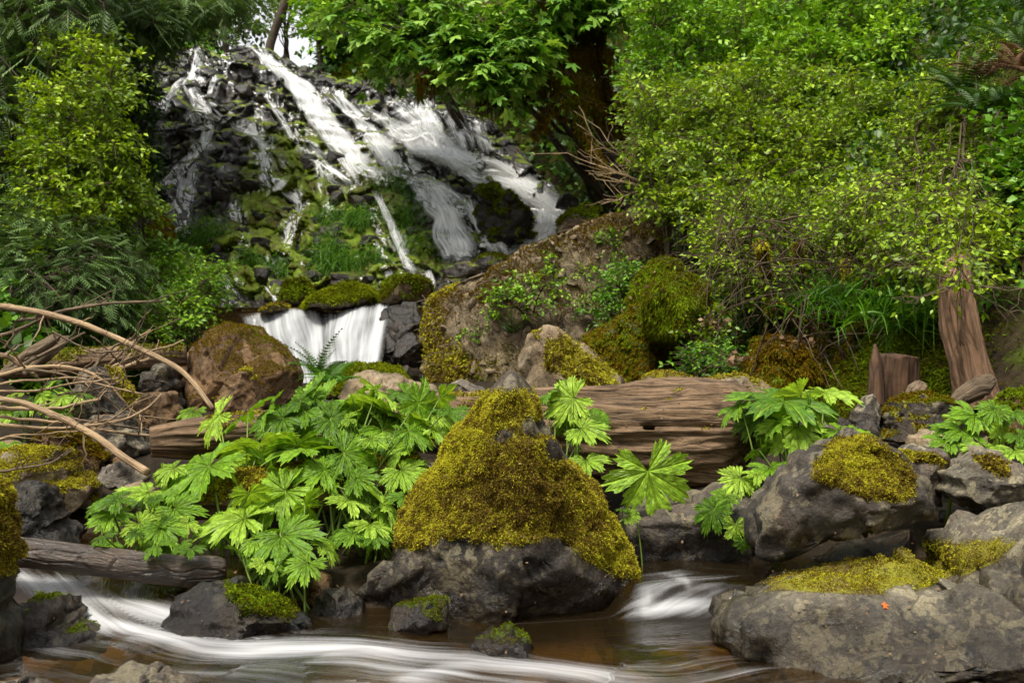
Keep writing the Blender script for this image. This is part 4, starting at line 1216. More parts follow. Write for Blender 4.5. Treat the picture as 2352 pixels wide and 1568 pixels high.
B('boulder', 'bare rough tan ledge in front of the green mossy rock', 'boulder',
  [(775, 910), (800, 868), (850, 854), (905, 858), (940, 872), (990, 880), (1010, 905), (990, 940), (790, 940)], 6.9, 0.35, 'tan', 5, 5, 29, 1.3)
B('boulder', 'smooth violet grey stone lying on top of the log', 'boulder',
  [(1026, 905), (1035, 878), (1062, 870), (1085, 882), (1112, 888), (1130, 902), (1110, 915), (1045, 918)], 5.0, 0.11, 'grey', 4, 4, 30, 0.8)
B('boulder', 'tan boulder with lime lichen leaning behind the log', 'boulder',
  [(1185, 900), (1200, 820), (1215, 770), (1250, 752), (1290, 760), (1340, 792), (1390, 835), (1425, 870), (1436, 905), (1380, 940), (1230, 940)], 6.3, 0.36, 'tan', 5,
  [(.35, -.75, .55, .66), (-.7, -.65, .1, .7), (0, -.9, -.3, .85)], 31, 1.0, ('poly', [(1230, 770), (1290, 765), (1430, 870), (1430, 900), (1330, 890), (1250, 840)], 30), 9000, 'moss_gold', 0.016, 0.005)
B('boulder', 'long mossy hump sloping down behind the lichen boulder', 'boulder',
  [(1345, 830), (1352, 790), (1400, 755), (1470, 700), (1530, 700), (1580, 745), (1580, 830), (1530, 900), (1440, 905), (1390, 870)], 7.9, 0.5, 'mossrock', 5, 7, 32, 1.8, ('full',), 45000, 'moss_brown', 0.026, 0.005, sag=0.8)
B('boulder', 'round moss ball of a boulder under the bright bush', 'boulder',
  [(1475, 740), (1480, 680), (1500, 645), (1545, 628), (1595, 632), (1630, 665), (1638, 715), (1620, 765), (1560, 780), (1500, 770)], 7.3, 0.34, 'mossrock', 5, 5, 33, 0.8, ('full',), 52000, 'moss_green', 0.028, 0.005, sag=1.0)
B('boulder', 'small mossy knob uphill of the round moss ball', 'boulder',
  [(1450, 690), (1470, 630), (1510, 600), (1555, 600), (1565, 650), (1520, 700)], 8.6, 0.4, 'mossrock', 5, 5, 34, 1.6, ('full',), 20000, 'moss_green', 0.05, 0.006, sag=0.8)
B('boulder', 'lichen-crusted rock peeping over the log middle', 'boulder',
  [(1460, 900), (1475, 866), (1520, 850), (1575, 858), (1612, 880), (1600, 915)], 5.9, 0.2, 'tan', 4, 4, 35, 1.2, ('up', 0.6), 2500, 'moss_gold', 0.012, 0.004)
B('boulder', 'crumbly tan rock peeping over the broken log end', 'boulder',
  [(1590, 905), (1610, 872), (1660, 860), (1720, 862), (1775, 885), (1785, 915), (1680, 930)], 5.9, 0.2, 'tan', 4, 4, 36, 1.2, ('up', 0.7), 2000, 'moss_gold', 0.012, 0.004)
B('boulder', 'wide mossy mound with leaf litter behind the broken log end', 'boulder',
  [(1680, 900), (1710, 820), (1750, 780), (1810, 765), (1865, 790), (1890, 850), (1890, 930), (1720, 940)], 6.8, 0.5, 'mossrock', 5, 6, 37, 1.7, ('full',), 45000, 'moss_brown', 0.026, 0.005, sag=0.9)
B('boulder', 'pale pointed stone leaning beside the rotten stump', 'boulder',
  [(1945, 1000), (1955, 945), (1985, 908), (2010, 905), (2025, 935), (2020, 1000)], 4.9, 0.12, 'grey', 4, 4, 38)
B('boulder', 'dark brown rock with mossy back in front of the rotten stump', 'boulder',
  [(2005, 1010), (2015, 945), (2050, 915), (2120, 905), (2190, 915), (2205, 950), (2170, 1000), (2100, 1025)], 4.8, 0.24, 'dark', 5, [(-.5, -.8, .3, .7), (.3, -.9, 0, .75)], 39, 1.0, ('up', 0.55), 6000, 'moss_brown', 0.014, 0.004)
B('boulder', 'squat grey stone below the pale pointed stone', 'boulder',
  [(1940, 1040), (1955, 985), (1990, 970), (2020, 990), (2030, 1045)], 4.5, 0.12, 'dark', 4, 4, 40)
B('boulder', 'pale layered stone between the dark rock and small leaves', 'boulder',
  [(2070, 1040), (2085, 1000), (2130, 988), (2185, 1000), (2200, 1035), (2140, 1060)], 4.3, 0.14, 'tan', 4, 4, 41)
B('boulder', 'flat grey rock with a moss strip behind the tilted boulder', 'boulder',
  [(2000, 1090), (2020, 1035), (2090, 1022), (2160, 1035), (2180, 1100), (2160, 1170), (2060, 1150)], 3.95, 0.2, 'grey', 5, 4, 42, 1.0, ('poly', [(2060, 1035), (2150, 1040), (2170, 1062), (2100, 1062)], 8), 2500, 'moss_gold', 0.012, 0.0035)
B('boulder', 'mossy brown boulder cut off by the edge beyond the small leaves', 'boulder',
  [(2260, 1000), (2275, 930), (2330, 905), (2420, 900), (2480, 960), (2460, 1040), (2300, 1040)], 4.4, 0.25, 'brown', 5, 4, 43, 1.0, ('up', 0.3), 9000, 'moss_green', 0.016, 0.004)
B('boulder', 'dark rock at the water gap beyond the wedge rock', 'boulder',
  [(2310, 1190), (2330, 1120), (2400, 1100), (2470, 1130), (2460, 1210)], 3.6, 0.15, 'dark', 4, 4, 44)
# rocks around the cascade and the falls
B('boulder', 'bright moss cushion on the slab above the low cascade', 'boulder',
  [(688, 715), (720, 682), (770, 658), (820, 655), (858, 670), (868, 698), (820, 712)], 12.3, 0.6, 'mossrock', 5, 2, 45, 0.7, ('up', -0.2), 22000, 'moss_bright', 0.05, 0.008)
B('boulder', 'dark mossy block at the top of the cascade steps', 'boulder',
  [(875, 700), (880, 655), (905, 640), (955, 635), (990, 650), (992, 690), (930, 705)], 12.2, 0.5, 'mossrock', 5, 3, 46, 1.0, ('up', 0.15), 12000, 'moss_green', 0.045, 0.007)
B('boulder', 'tiny mossy stone at the lip of the low cascade', 'boulder',
  [(595, 718), (620, 700), (655, 698), (668, 712), (630, 722)], 12.0, 0.25, 'mossrock', 4, 2, 47, 0.8, ('up', 0.0), 3000, 'moss_gold', 0.03, 0.006)
B('boulder', 'green mossy block left of the trickle below the rock face', 'boulder',
  [(640, 700), (655, 650), (700, 640), (720, 680), (700, 705)], 13.2, 0.4, 'mossrock', 4, 3, 48, 1.0, ('up', 0.2), 6000, 'moss_green', 0.05, 0.008)
CASC = [([(868, 790), (875, 720), (905, 695), (955, 690), (972, 730), (965, 790), (900, 810)], 'upper black wet step'), ([(850, 860), (860, 780), (895, 760), (925, 790), (930, 870), (880, 880)], 'lower black wet step'),
        ([(905, 850), (910, 780), (950, 760), (985, 790), (985, 860), (940, 870)], 'greenish grey wet step'), ([(880, 900), (890, 850), (940, 840), (985, 855), (990, 900)], 'lowest black wet step')]
for k, (ol, what) in enumerate(CASC):
    B('boulder', what + ' of rock beside the low white cascade', 'boulder', ol, 11.5 - 0.25 * k, 0.45, 'cliff_bare', 5, 6, 50 + k, 1.3, group='wet rock steps beside the cascade')
B('boulder', 'black rock dividing the two lower falls, moss on its crown', 'boulder',
  [(1092, 560), (1096, 480), (1108, 438), (1132, 424), (1172, 446), (1212, 490), (1242, 530), (1215, 566), (1150, 576)], 14.7, 0.6, 'cliff', 5, 7, 60, 2.0, ('up', 0.4), 14000, 'moss_green', 0.05, 0.008)
B('boulder', 'dark mossy boulder where the broad veil ends', 'boulder',
  [(1278, 545), (1285, 510), (1315, 485), (1350, 470), (1380, 480), (1372, 515), (1320, 550)], 13.6, 0.4, 'mossrock', 5, 3, 61, 1.0, ('up', 0.35), 8000, 'moss_green', 0.045, 0.007)
B('boulder', 'small black rock splashed by the broad veil', 'boulder',
  [(1275, 480), (1285, 450), (1305, 440), (1330, 455), (1330, 485)], 14.5, 0.25, 'cliff_bare', 4, 4, 62)
B('boulder', 'low black rock under the short falls', 'boulder',
  [(1085, 615), (1095, 590), (1125, 583), (1165, 590), (1180, 610), (1130, 625)], 13.2, 0.3, 'cliff', 4, 4, 63, 1.0, ('up', 0.6), 2500, 'moss_green', 0.04, 0.007)
B('boulder', 'dark round rock beside the rubble bank crest', 'boulder',
  [(1010, 640), (1030, 610), (1075, 600), (1110, 615), (1100, 640)], 12.8, 0.3, 'cliff', 4, 4, 64)
B('boulder', 'orange-mossed knob of rock beside the lacy threads', 'boulder',
  [(335, 560), (345, 520), (368, 502), (392, 520), (405, 560), (370, 575)], 12.6, 0.3, 'brown', 4, 3, 65, 1.0, ('up', 0.0), 6000, 'moss_brown', 0.04, 0.007)

# ------------------------------------------------------------------ the brown rubble bank
def build_bank():
    rng = np.random.default_rng(8)
    out = [(955, 880), (968, 760), (985, 660), (1040, 630), (1110, 604), (1180, 580), (1250, 552), (1320, 515), (1400, 478), (1470, 462), (1530, 500), (1560, 620), (1540, 760), (1460, 840), (1380, 900), (1200, 930), (1000, 930)]
    o = boulder('rubble_bank', 'tan bank of broken rock and dead moss in front of the falls', 'bank', out, 11.6, 2.7, 'rubble', 6,
                [(-.15, -.78, .62, .55), (-.6, -.75, .25, .66), (.1, -.9, .35, .62)], 70, 0.45,
                ('poly', [(940, 900), (960, 700), (985, 640), (1040, 625), (1050, 690), (1060, 780), (1140, 880), (1100, 930)], 75), 26000, 'moss_gold', 0.04, 0.008, sag=0.5, kind='structure')
    me = o.data
    V = np.zeros(len(me.vertices) * 3); me.vertices.foreach_get('co', V); V = V.reshape(-1, 3)
    T = np.array([p.vertices[:] for p in me.polygons])
    N = vert_normals(V, T)
    f1, f2, cid = cells(V * 4.5, 5)
    V = V + N * ((cid - .5) * 0.05 - 0.03 * smooth(.15, 0, f2 - f1))[:, None] + N * 0.02 * fbm(V * 8, 3, 5)[:, None]
    me.vertices.foreach_set('co', V.astype(np.float32).ravel()); me.update()
    vis = (N[:, 1] < -0.1)[T].all(1)
    loc = np.array(o.location)
    variants = []
    for k in range(6):
        D, Tt = ico(2)
        Q = D * [1, .8, .6]
        for _ in range(6):
            n = norm(rng.normal(0, 1, 3)); h = (Q @ n).max() * rng.uniform(.55, .8)
            Q = Q - np.maximum(Q @ n - h, 0)[:, None] * n
        me2 = Geo().add(Q, tris=Tt).mesh('stone', False)
        me2.materials.append(M['rubble'] if k % 2 else M['tan'])
        variants.append(me2)
    pos, nn = sample_faces(V, T, vis.astype(float), 110, rng)
    for k in range(110):
        s = bpy.data.objects.new('stone', variants[k % 6])
        COL.objects.link(s); s.parent = o
        s.location = pos[k] + nn[k] * 0.005
        q = rng.uniform(0.02, 0.075)
        s.scale = (q * rng.uniform(.8, 1.6), q, q)
        s.rotation_euler = tuple(rng.uniform(-1.2, 1.2, 3))
    # dry moss and dead stalks over its crest
    w = vis * smooth(0.1, 0.55, N[:, 2] + 0.5 * fbm(V * 1.5, 3, 3))[T].mean(1)
    pos, nn = sample_faces(V, T, w, 42000, rng)
    g = Geo(); blades(g, pos, nn, 0.028, 0.006, rng, 0.9, 0.3)
    obj('dry_moss', g, M['moss_brown'], o, kind='stuff')
    pos, nn = sample_faces(V, T, vis.astype(float), 900, rng)
    g = Geo(); K = 4
    d = norm(rng.normal(0, 1, (900, 3)) * [1, .4, .5] + [0.3, 0, .1])
    Lw = rng.uniform(.05, .22, 900)
    Pts = pos[:, None, :] + nn[:, None, :] * 0.02 + d[:, None, :] * (np.linspace(0, 1, K)[None, :, None] * Lw[:, None, None]) - np.array([0, 0, 1]) * (np.linspace(0, 1, K) ** 2 * .04)[None, :, None]
    tubes(g, Pts, np.full((900, K), 0.004), 3, False)
    obj('dead_stalk', g, M['drift_grey'], o, kind='stuff')
    return o
BANK = build_bank()

# ------------------------------------------------------------------ finding surfaces to stand on
from mathutils.bvhtree import BVHTree
def ground_hit(px, py, y0=2.2, y1=60):
    ys = np.arange(y0, y1, 0.04)
    W = P(np.full_like(ys, px), np.full_like(ys, py), ys)
    b = W[:, 2] < height(W[:, 0], W[:, 1])
    k = int(np.argmax(b)) if b.any() else len(ys) - 1
    return W[k]

def bvh_of(o):
    me = o.data
    off = Vector(o.location)
    return BVHTree.FromPolygons([v.co + off for v in me.vertices], [p.vertices[:] for p in me.polygons])

def hit(tree, px, py):
    d = Vector(P(px, py, 1.0)) - Vector((0, 0, CAMZ))
    r = tree.ray_cast(Vector((0, 0, CAMZ)), d.normalized())
    return (np.array(r[0]), np.array(r[1])) if r[0] is not None else (None, None)

BANK_T = bvh_of(BANK)
SLAB_T = bvh_of([o for o in bpy.data.objects if o.get('label', '').startswith('broad pale slab')][0])

def on_ground(X, Y, dz=0.0):
    return np.array([X, Y, float(height(np.array(X), np.array(Y))) + dz])

# ------------------------------------------------------------------ logs
def log(name, label, cat, path, mat, sides=72, K=110, flute=0.12, jag=0.0, seed=0, moss=0.0, tufts=0, tuft_mat='moss_gold', group=None, ends=True):
    """path: (px, py, depth, radius in px)."""
    rng = np.random.default_rng(seed + 300)
    p = np.array(path, float)
    W = P(p[:, 0], p[:, 1], p[:, 2])
    R = p[:, 3] / F * p[:, 2]
    c = resample(np.c_[W, R], K)
    rad = c[:, 3]
    base = np.array([c[:, 0].mean(), c[:, 1].mean(), (c[:, 2] - rad).min()])
    q = seed * 5.1
    def bmp(lon, ang):
        a = np.stack([np.cos(ang) * 1.1 + q, np.sin(ang) * 1.1, lon * 1.3], -1)
        tw = ang + lon * 0.25
        b = np.stack([np.cos(tw) * 4.2, np.sin(tw) * 4.2 + q, lon * 1.6], -1)
        d = np.stack([np.cos(tw) * 11, np.sin(tw) * 11, lon * 3.0 + q], -1)
        s = 1 + 0.16 * fbm(a, 3, seed) + flute * ridged(b, 3, seed + 2) + flute * 0.45 * fbm(d, 2, seed + 4)
        if jag:
            L = lon.max()
            s = s * (1 - smooth(L - jag * (1.0 + 1.3 * fbm(b * 1.3, 2, seed + 6)), L, lon) * 0.75)
        return s
    g = Geo()
    tubes(g, c[:, :3] - base, rad, sides, True, bmp)
    V = g.v[0]
    T = np.concatenate([g.t[0], g.q[0][:, :3], g.q[0][:, [0, 2, 3]]])
    N = vert_normals(V, T)
    mm = np.zeros(len(V))
    if moss: mm = smooth(0.75 - moss, 1.25 - moss, N[:, 2] * 0.7 + 0.9 * fbm((V + base) * 4, 4, seed + 8))
    g.a['moss'] = [(0, mm)]
    o = obj(name, g, M[mat], None, base)
    tag(o, label, cat, group)
    if tufts:
        w = np.where(mm > .5, mm, 0)[T].mean(1)
        pos, nn = sample_faces(V, T, w, tufts, rng)
        mg = Geo(); blades(mg, pos, nn, 0.016, 0.0035, rng, 0.8, 0.3)
        obj('moss', mg, M[tuft_mat], o, kind='stuff')
    return o

log('log', 'thick furrowed weathered log with a broken end, lying across the stream behind the pointed boulder', 'log',
    [(860, 958, 5.0, 40), (1000, 960, 4.9, 52), (1200, 985, 4.75, 84), (1400, 992, 4.6, 98), (1600, 996, 4.5, 108), (1690, 1000, 4.45, 104), (1748, 1004, 4.42, 80)], 'log', 120, 170, 0.20, 0.10, 1, 0.15, 3500)
log('log', 'old mossy log with a flat tan top lying behind the leafy plants', 'log',
    [(345, 1012, 4.3, 32), (420, 1006, 4.35, 42), (560, 998, 4.5, 44), (720, 990, 4.65, 42), (900, 985, 4.9, 36)], 'log', 80, 110, 0.18, 0, 2, 0.45, 5000)
log('log', 'dark log wrapped in brown moss hidden under the leafy plants', 'log',
    [(420, 1150, 3.95, 46), (560, 1135, 3.95, 52), (720, 1120, 4.0, 56), (960, 1095, 4.1, 52)], 'log', 48, 60, 0.12, 0, 3, 0.95, 22000)
log('log', 'wet blackened log lying across the small rapids', 'log',
    [(-40, 1262, 3.35, 32), (60, 1270, 3.35, 33), (200, 1286, 3.38, 32), (330, 1302, 3.4, 31), (430, 1314, 3.42, 32), (500, 1308, 3.45, 29), (518, 1306, 3.46, 20)], 'wetlog', 64, 110, 0.10, 0, 4)
log('log', 'rotting mossy log in the shade behind the dead branches', 'log',
    [(20, 845, 6.6, 24), (150, 832, 6.6, 28), (280, 820, 6.7, 28), (428, 815, 6.8, 22)], 'log', 48, 70, 0.2, 0, 5, 0.55, 6000, 'moss_green')
log('log', 'short stub of split grey wood beside the rotting log', 'log',
    [(10, 862, 5.9, 12), (70, 812, 5.9, 13), (140, 768, 6.0, 10)], 'drift_grey', 24, 40, 0.2, 0.05, 6)
log('log', 'second split stub of grey wood leaning with the first', 'log',
    [(60, 860, 6.1, 10), (110, 815, 6.1, 11), (158, 772, 6.2, 9)], 'drift_grey', 24, 40, 0.2, 0.05, 7)

sn = log('snag', 'tall dead tree trunk with pinkish tan bare wood at the foot of the slope', 'dead trunk',
    [(2246, 935, 5.3, 50), (2240, 890, 5.3, 42), (2226, 830, 5.3, 37), (2208, 760, 5.32, 36), (2198, 700, 5.34, 34), (2196, 650, 5.36, 30), (2200, 610, 5.4, 22), (2204, 585, 5.45, 14)], 'snag', 72, 120, 0.26, 0.05, 8)
log('root', 'grey knuckled root slanting against the foot of the dead trunk', 'root',
    [(2180, 930, 5.05, 8), (2215, 908, 5.05, 20), (2250, 890, 5.05, 24), (2275, 872, 5.1, 14)], 'drift_grey', 40, 40, 0.2, 0, 9)
log('root', 'pale stubby root piece beside the rotten stump', 'root',
    [(2085, 925, 5.1, 14), (2105, 900, 5.1, 22), (2125, 880, 5.1, 16)], 'drift_grey', 32, 30, 0.25, 0.04, 10)
st = log('stump', 'rotten dark brown stump with a black splinter standing up', 'stump',
    [(2056, 930, 5.6, 48), (2056, 880, 5.6, 44), (2058, 840, 5.6, 42), (2060, 812, 5.6, 40)], 'stump', 48, 60, 0.3, 0.015, 11)
g = Geo()
W = P(np.array([2012, 2014, 2013, 2010]), np.array([935, 880, 830, 790]), np.array([5.4, 5.42, 5.44, 5.45]))
c = resample(W, 20)
tubes(g, c - np.array(st.location), np.interp(np.linspace(0, 1, 20), [0, .7, 1], [0.05, 0.04, 0.006]), 7, True, lambda l, a: 1 + 0.3 * fbm(np.stack([np.cos(a) * 2, np.sin(a) * 2, l * 5], -1), 2, 3))
obj('splinter', g, M['stump'], st)

# ------------------------------------------------------------------ the heap of dead branches
BR = [
  ('long tan branch running down over the others to the big brown boulder', [(-60, 700), (0, 703), (95, 716), (190, 742), (280, 780), (360, 820), (420, 852), (460, 895), (492, 937)], 5.7, 5.2, 10, 7, 'drift'),
  ('stout peeled branch with a pale cut end pointing at the small leaves', [(-60, 905), (0, 915), (60, 925), (150, 962), (230, 1010), (290, 1055), (336, 1086)], 4.6, 4.2, 8, 12, 'drift'),
  ('thin grey branch topping the heap, its straight end in front of the bushes', [(-30, 785), (70, 745), (130, 718), (250, 697), (372, 692)], 6.1, 5.9, 6, 3.5, 'drift_grey'),
  ('second thin branch running close under the topmost one', [(40, 738), (110, 722), (170, 708), (245, 694)], 6.0, 6.0, 5, 3, 'drift_grey'),
  ('grey stick rising from the heap with a ragged yellow tip', [(-20, 868), (40, 845), (100, 812), (150, 786), (194, 764)], 5.3, 5.5, 7, 3, 'drift_grey'),
  ('arching bare branch bending down toward the round brown rock', [(-20, 868), (60, 845), (130, 838), (200, 850), (252, 882), (300, 935), (325, 985)], 5.0, 5.2, 7, 2.5, 'drift'),
  ('straight thin stick ending before the round brown rock', [(-20, 882), (100, 872), (160, 866), (240, 887), (332, 905)], 4.9, 5.1, 4, 2.5, 'drift'),
  ('forked arching twig dropping behind the flat pinkish slab', [(60, 848), (140, 856), (205, 888), (262, 922), (312, 975), (330, 1002)], 5.0, 5.3, 4.5, 2.5, 'drift_grey'),
  ('curved pale branch with an upturned tip over the round brown rock', [(-20, 972), (90, 986), (200, 976), (290, 960), (342, 933), (371, 904)], 4.5, 4.9, 6, 3, 'drift'),
  ('long pale stick lying level under the curved one', [(-20, 956), (120, 970), (230, 985), (352, 1000)], 4.55, 4.8, 5, 4, 'drift'),
  ('brown stick just above the long level one', [(150, 958), (230, 970), (300, 982), (365, 990)], 4.9, 5.0, 4, 3, 'drift_grey'),
  ('crooked twig crossing beneath the long tan branch', [(195, 870), (230, 825), (262, 795), (300, 780)], 5.9, 6.0, 4, 3, 'drift_grey'),
  ('hooked thin twig beside the crooked one', [(222, 872), (262, 828), (300, 790), (345, 758)], 6.0, 6.1, 4, 2.5, 'drift'),
  ('short dark twig hanging from the long tan branch', [(208, 768), (240, 795), (268, 825), (288, 842)], 5.35, 5.4, 3, 2, 'twig'),
  ('pale peeled stick in the middle of the heap', [(-20, 936), (70, 938), (150, 934), (232, 915)], 4.7, 4.9, 6, 4, 'drift'),
  ('slim stick slanting above the pale peeled one', [(0, 898), (90, 897), (170, 880), (272, 868)], 4.8, 5.0, 4, 2.5, 'drift'),
  ('thin twig lying on the yellow-mossed boulder', [(-20, 1082), (55, 1072), (120, 1060), (165, 1028)], 4.0, 4.0, 4, 2, 'drift_grey'),
  ('tan stub poking from the heap with torn bark', [(-20, 810), (20, 820), (60, 845), (85, 868)], 5.2, 5.3, 9, 5, 'drift'),
  ('fine twig curving over the dark grey rock', [(130, 905), (200, 900), (262, 880), (285, 870), (280, 900)], 5.0, 5.2, 3, 2, 'drift_grey'),
  ('wiry stick reaching toward the rotting log', [(240, 850), (300, 822), (352, 805), (425, 782)], 5.9, 6.3, 4, 2.5, 'drift'),
  ('bent twig in front of the long tan branch', [(120, 760), (170, 790), (230, 812), (300, 800), (322, 770)], 5.3, 5.4, 3, 2, 'drift_grey'),
  ('upright forked twig at the edge of the heap', [(10, 800), (30, 770), (34, 742), (52, 722)], 5.6, 5.7, 4, 2, 'twig'),
  ('lowest slim stick lying over the brown-mossed boulder', [(-20, 1010), (60, 996), (150, 992), (260, 985)], 4.45, 4.6, 3.5, 2, 'drift'),
  ('split yellowish stick lying on the rotting log', [(225, 872), (262, 850), (300, 838), (345, 822)], 6.3, 6.4, 7, 5, 'drift')]
def build_branches():
    rng = np.random.default_rng(12)
    for k, (label, line, d0, d1, r0, r1, mat) in enumerate(BR):
        n = len(line)
        K = 44
        d = np.linspace(d0, d1, n)
        l = np.array(line, float)
        W = P(l[:, 0], l[:, 1], d)
        R = np.linspace(r0, r1, n) * 0.8 / F * d
        c = resample(np.c_[W, R], K)
        c[:, :3] += 0.010 * np.stack([fbm(np.stack([np.linspace(0, 5, K), np.full(K, k * 3.1), np.full(K, j)], -1), 3, 9) for j in range(3)], -1)
        base = np.array([c[:, 0].mean(), c[:, 1].mean(), c[:, 2].min()])
        g = Geo()
        kn = rng.integers(4, K - 3, 5)
        def bmp(lon, ang, kn=kn):
            s = 1 + 0.12 * fbm(np.stack([np.cos(ang) * 1.6, np.sin(ang) * 1.6, lon * 7], -1), 3, k)
            for q in kn: s[:, q] = s[:, q] * (1 + 0.28 * (np.cos(ang[:, 0] - q) > 0.3))
            return s
        tubes(g, c[:, :3] - base, c[:, 3], 9, True, bmp)
        o = obj('branch', g, M[mat], None, base)
        tag(o, label, 'branch', 'dead branches heaped on the bank')
        m = rng.integers(4, 9)                        # the short twigs still on it
        for q in rng.integers(6, K - 3, m):
            tdir = norm(c[q + 1, :3] - c[q, :3])
            dd = norm(tdir * 0.7 + rng.normal(0, .6, 3) + [0, 0, .2])
            L = rng.uniform(.03, .32)
            pts = c[q, :3] + dd * np.linspace(0, L, 6)[:, None] + rng.normal(0, .010, (6, 3)) * np.linspace(0, 1, 6)[:, None] - base
            g = Geo()
            tubes(g, pts, np.linspace(min(.006, c[q, 3] * .6), .0015, 6), 5)
            obj('twig', g, M[mat], o)
build_branches()

# ------------------------------------------------------------------ big palmate leaves
def palmate(seed, lobes=9, nth=21, nr=10):
    rng = np.random.default_rng(seed)
    step = 310.0 / lobes
    cent = (np.arange(lobes) - (lobes - 1) / 2) * step
    Rk = 1 - 0.42 * (np.abs(cent) / 155) ** 1.6 + rng.normal(0, .05, lobes)
    droop = rng.uniform(0.0, 0.24, lobes)
    th, tt, kk = [], [], []
    for k in range(lobes):
        t = np.linspace(-1, 1, nth)
        if k < lobes - 1: t = t[:-1]
        th.append(cent[k] + t * step / 2); tt.append(t); kk.append(np.full(len(t), k))
    th, tt, kk = np.concatenate(th), np.concatenate(tt), np.concatenate(kk)
    body = 0.50 + 0.50 * (1 - np.abs(tt) ** 3.2) ** 0.6 * (1 - 0.10 * np.abs(tt))
    teeth = 0.17 * (np.abs(((tt * 2.5) % 1) - 0.5) * 2 - 0.45) * (1 - np.abs(tt) ** 4) + 0.022 * rng.normal(0, 1, len(tt))
    r = Rk[kk] * (body + teeth * (body > 0.45))
    f = np.linspace(0, 1, nr) ** 0.9
    Fr, Th = np.meshgrid(f, np.arange(len(th)), indexing='ij')
    rad = Fr * r[Th]
    a = np.radians(th)[Th]
    t = tt[Th]; k = kk[Th]
    x = rad * np.cos(a); y = rad * np.sin(a)
    z = 0.10 * np.abs(t) * rad ** 0.7 - droop[k] * rad ** 2 - 0.05 * (1 - np.exp(-rad * 6)) * 0 
    z = z + 0.10 * rad - 0.12 * rad ** 2.5
    z = z + 0.035 * fbm(np.stack([x * 4 + seed, y * 4, x * 0], -1), 3, seed) + 0.02 * np.sin(rad * 22 - np.abs(t) * 5) * np.abs(t) * rad
    vein = np.exp(-(t * rad / 0.035) ** 2)
    side = ((rad * 7 - np.abs(t) * 1.6) % 1.0)
    vein = np.maximum(vein, 0.55 * np.exp(-((side - .5) / .13) ** 2) * (rad > 0.15))
    V = np.stack([x + 0.0, y, z], -1)
    g = Geo()
    g.add(V, quads=grid_quads(nr, len(th)), vein=vein.ravel())
    me = g.mesh('leaf')
    me.materials.append(M['coltsfoot'])
    return me
LEAVES = [palmate(k, 9 if k % 3 else 7) for k in range(8)]

def set_frame(o, pos, x, z, s):
    x = norm(np.asarray(x, float)); z = np.asarray(z, float)
    z = norm(z - (z @ x) * x); y = np.cross(z, x)
    m = Matrix(((x[0], y[0], z[0], pos[0]), (x[1], y[1], z[1], pos[1]), (x[2], y[2], z[2], pos[2]), (0, 0, 0, 1)))
    o.matrix_local = m @ Matrix.Diagonal((s, s, s, 1))

def leafy_plant(label, basepx, based, leaves, seed, group, fill=None, faces=None):
    """leaves: (px, py, width px, depth)."""
    rng = np.random.default_rng(seed + 700)
    b = P(*basepx, based)
    b[2] = float(height(b[0], b[1]))
    root = thing('leafy_plant', label, 'plant', b, group)
    lv = [list(l) + [None] * (5 - len(l)) for l in leaves]
    if fill:
        poly, n, (w0, w1), dfun = fill
        for x, y in sample_poly(poly, n, rng): lv.append([x, y, rng.uniform(w0, w1), dfun(x, y) + rng.uniform(-.12, .3), None])
    for (x, y, w, d, face) in lv:
        d = d + rng.normal(0, .04)
        c = P(x, y, d)
        s = w / F * d * 0.68
        out = c - b
        out[2] = 0
        out = norm(out + rng.normal(0, .35, 3) * [1, 1, 0] * 0.5)
        if face is None:
            z = norm(np.array([rng.normal(0, .26), -0.52 + rng.normal(0, .22), 0.85]))
            x_ax = norm(out * 0.8 + np.array([0, -.45, -0.28 + rng.normal(0, .15)]))
        else:
            z = norm(np.array(face[:3], float)); x_ax = norm(np.array(face[3:], float))
        o = bpy.data.objects.new('leaf', LEAVES[rng.integers(len(LEAVES))])
        COL.objects.link(o); o.parent = root
        set_frame(o, c - b, x_ax, z, s * rng.uniform(.95, 1.08))
        foot = b + np.array([rng.normal(0, .09), rng.normal(0, .06), -0.02])
        foot[2] = float(height(foot[0], foot[1])) - 0.01
        mid = foot * 0.45 + c * 0.55 + np.array([0, 0, 0.05]) - out * 0.04
        tq = np.linspace(0, 1, 12)[:, None]
        pts = (1 - tq) ** 2 * foot + 2 * tq * (1 - tq) * mid + tq ** 2 * (c + norm(z) * 0.0)
        g = Geo()
        tubes(g, pts - b, np.linspace(0.0058, 0.0034, 12) * (0.6 + s * 2.4), 6, True, v=np.array([rng.random()]))
        obj('stalk', g, M['stalk'], root)
    return root

dA = lambda x, y: 3.38 + (1300 - y) / 400 * 0.92
def LA(*t): return [(x, y, w, dA(x, y)) for x, y, w in t]
G_ = 'broad-leaved plants along the stream bank'
leafy_plant('tall leafy plant holding the pale top leaves over the mossy log', (800, 1200), 3.92, LA((915, 960, 215), (867, 900, 130), (783, 987, 140), (1031, 942, 95), (840, 940, 140), (740, 930, 150), (960, 925, 120), (700, 945, 120), (650, 960, 110), (937, 1022, 140), (900, 905, 90), (985, 975, 110), (720, 905, 110), (810, 915, 110), (870, 930, 120), (930, 905, 80), (830, 960, 130), (760, 960, 130), (690, 920, 100), (880, 985, 140), (1010, 915, 80), (620, 940, 110), (1000, 950, 100)), 1, G_,
            ([(680, 950), (960, 950), (940, 1060), (700, 1060)], 10, (60, 110), dA))
leafy_plant('leafy plant whose big lit leaf spreads flat before the mossy log', (520, 1260), 3.7, LA((480, 1070, 225), (615, 1076, 150), (598, 1020, 170), (570, 950, 120), (505, 955, 110), (680, 1020, 140), (545, 1120, 90), (400, 1075, 80)), 2, G_,
            ([(400, 1080), (700, 1080), (680, 1140), (420, 1140)], 5, (60, 100), dA))
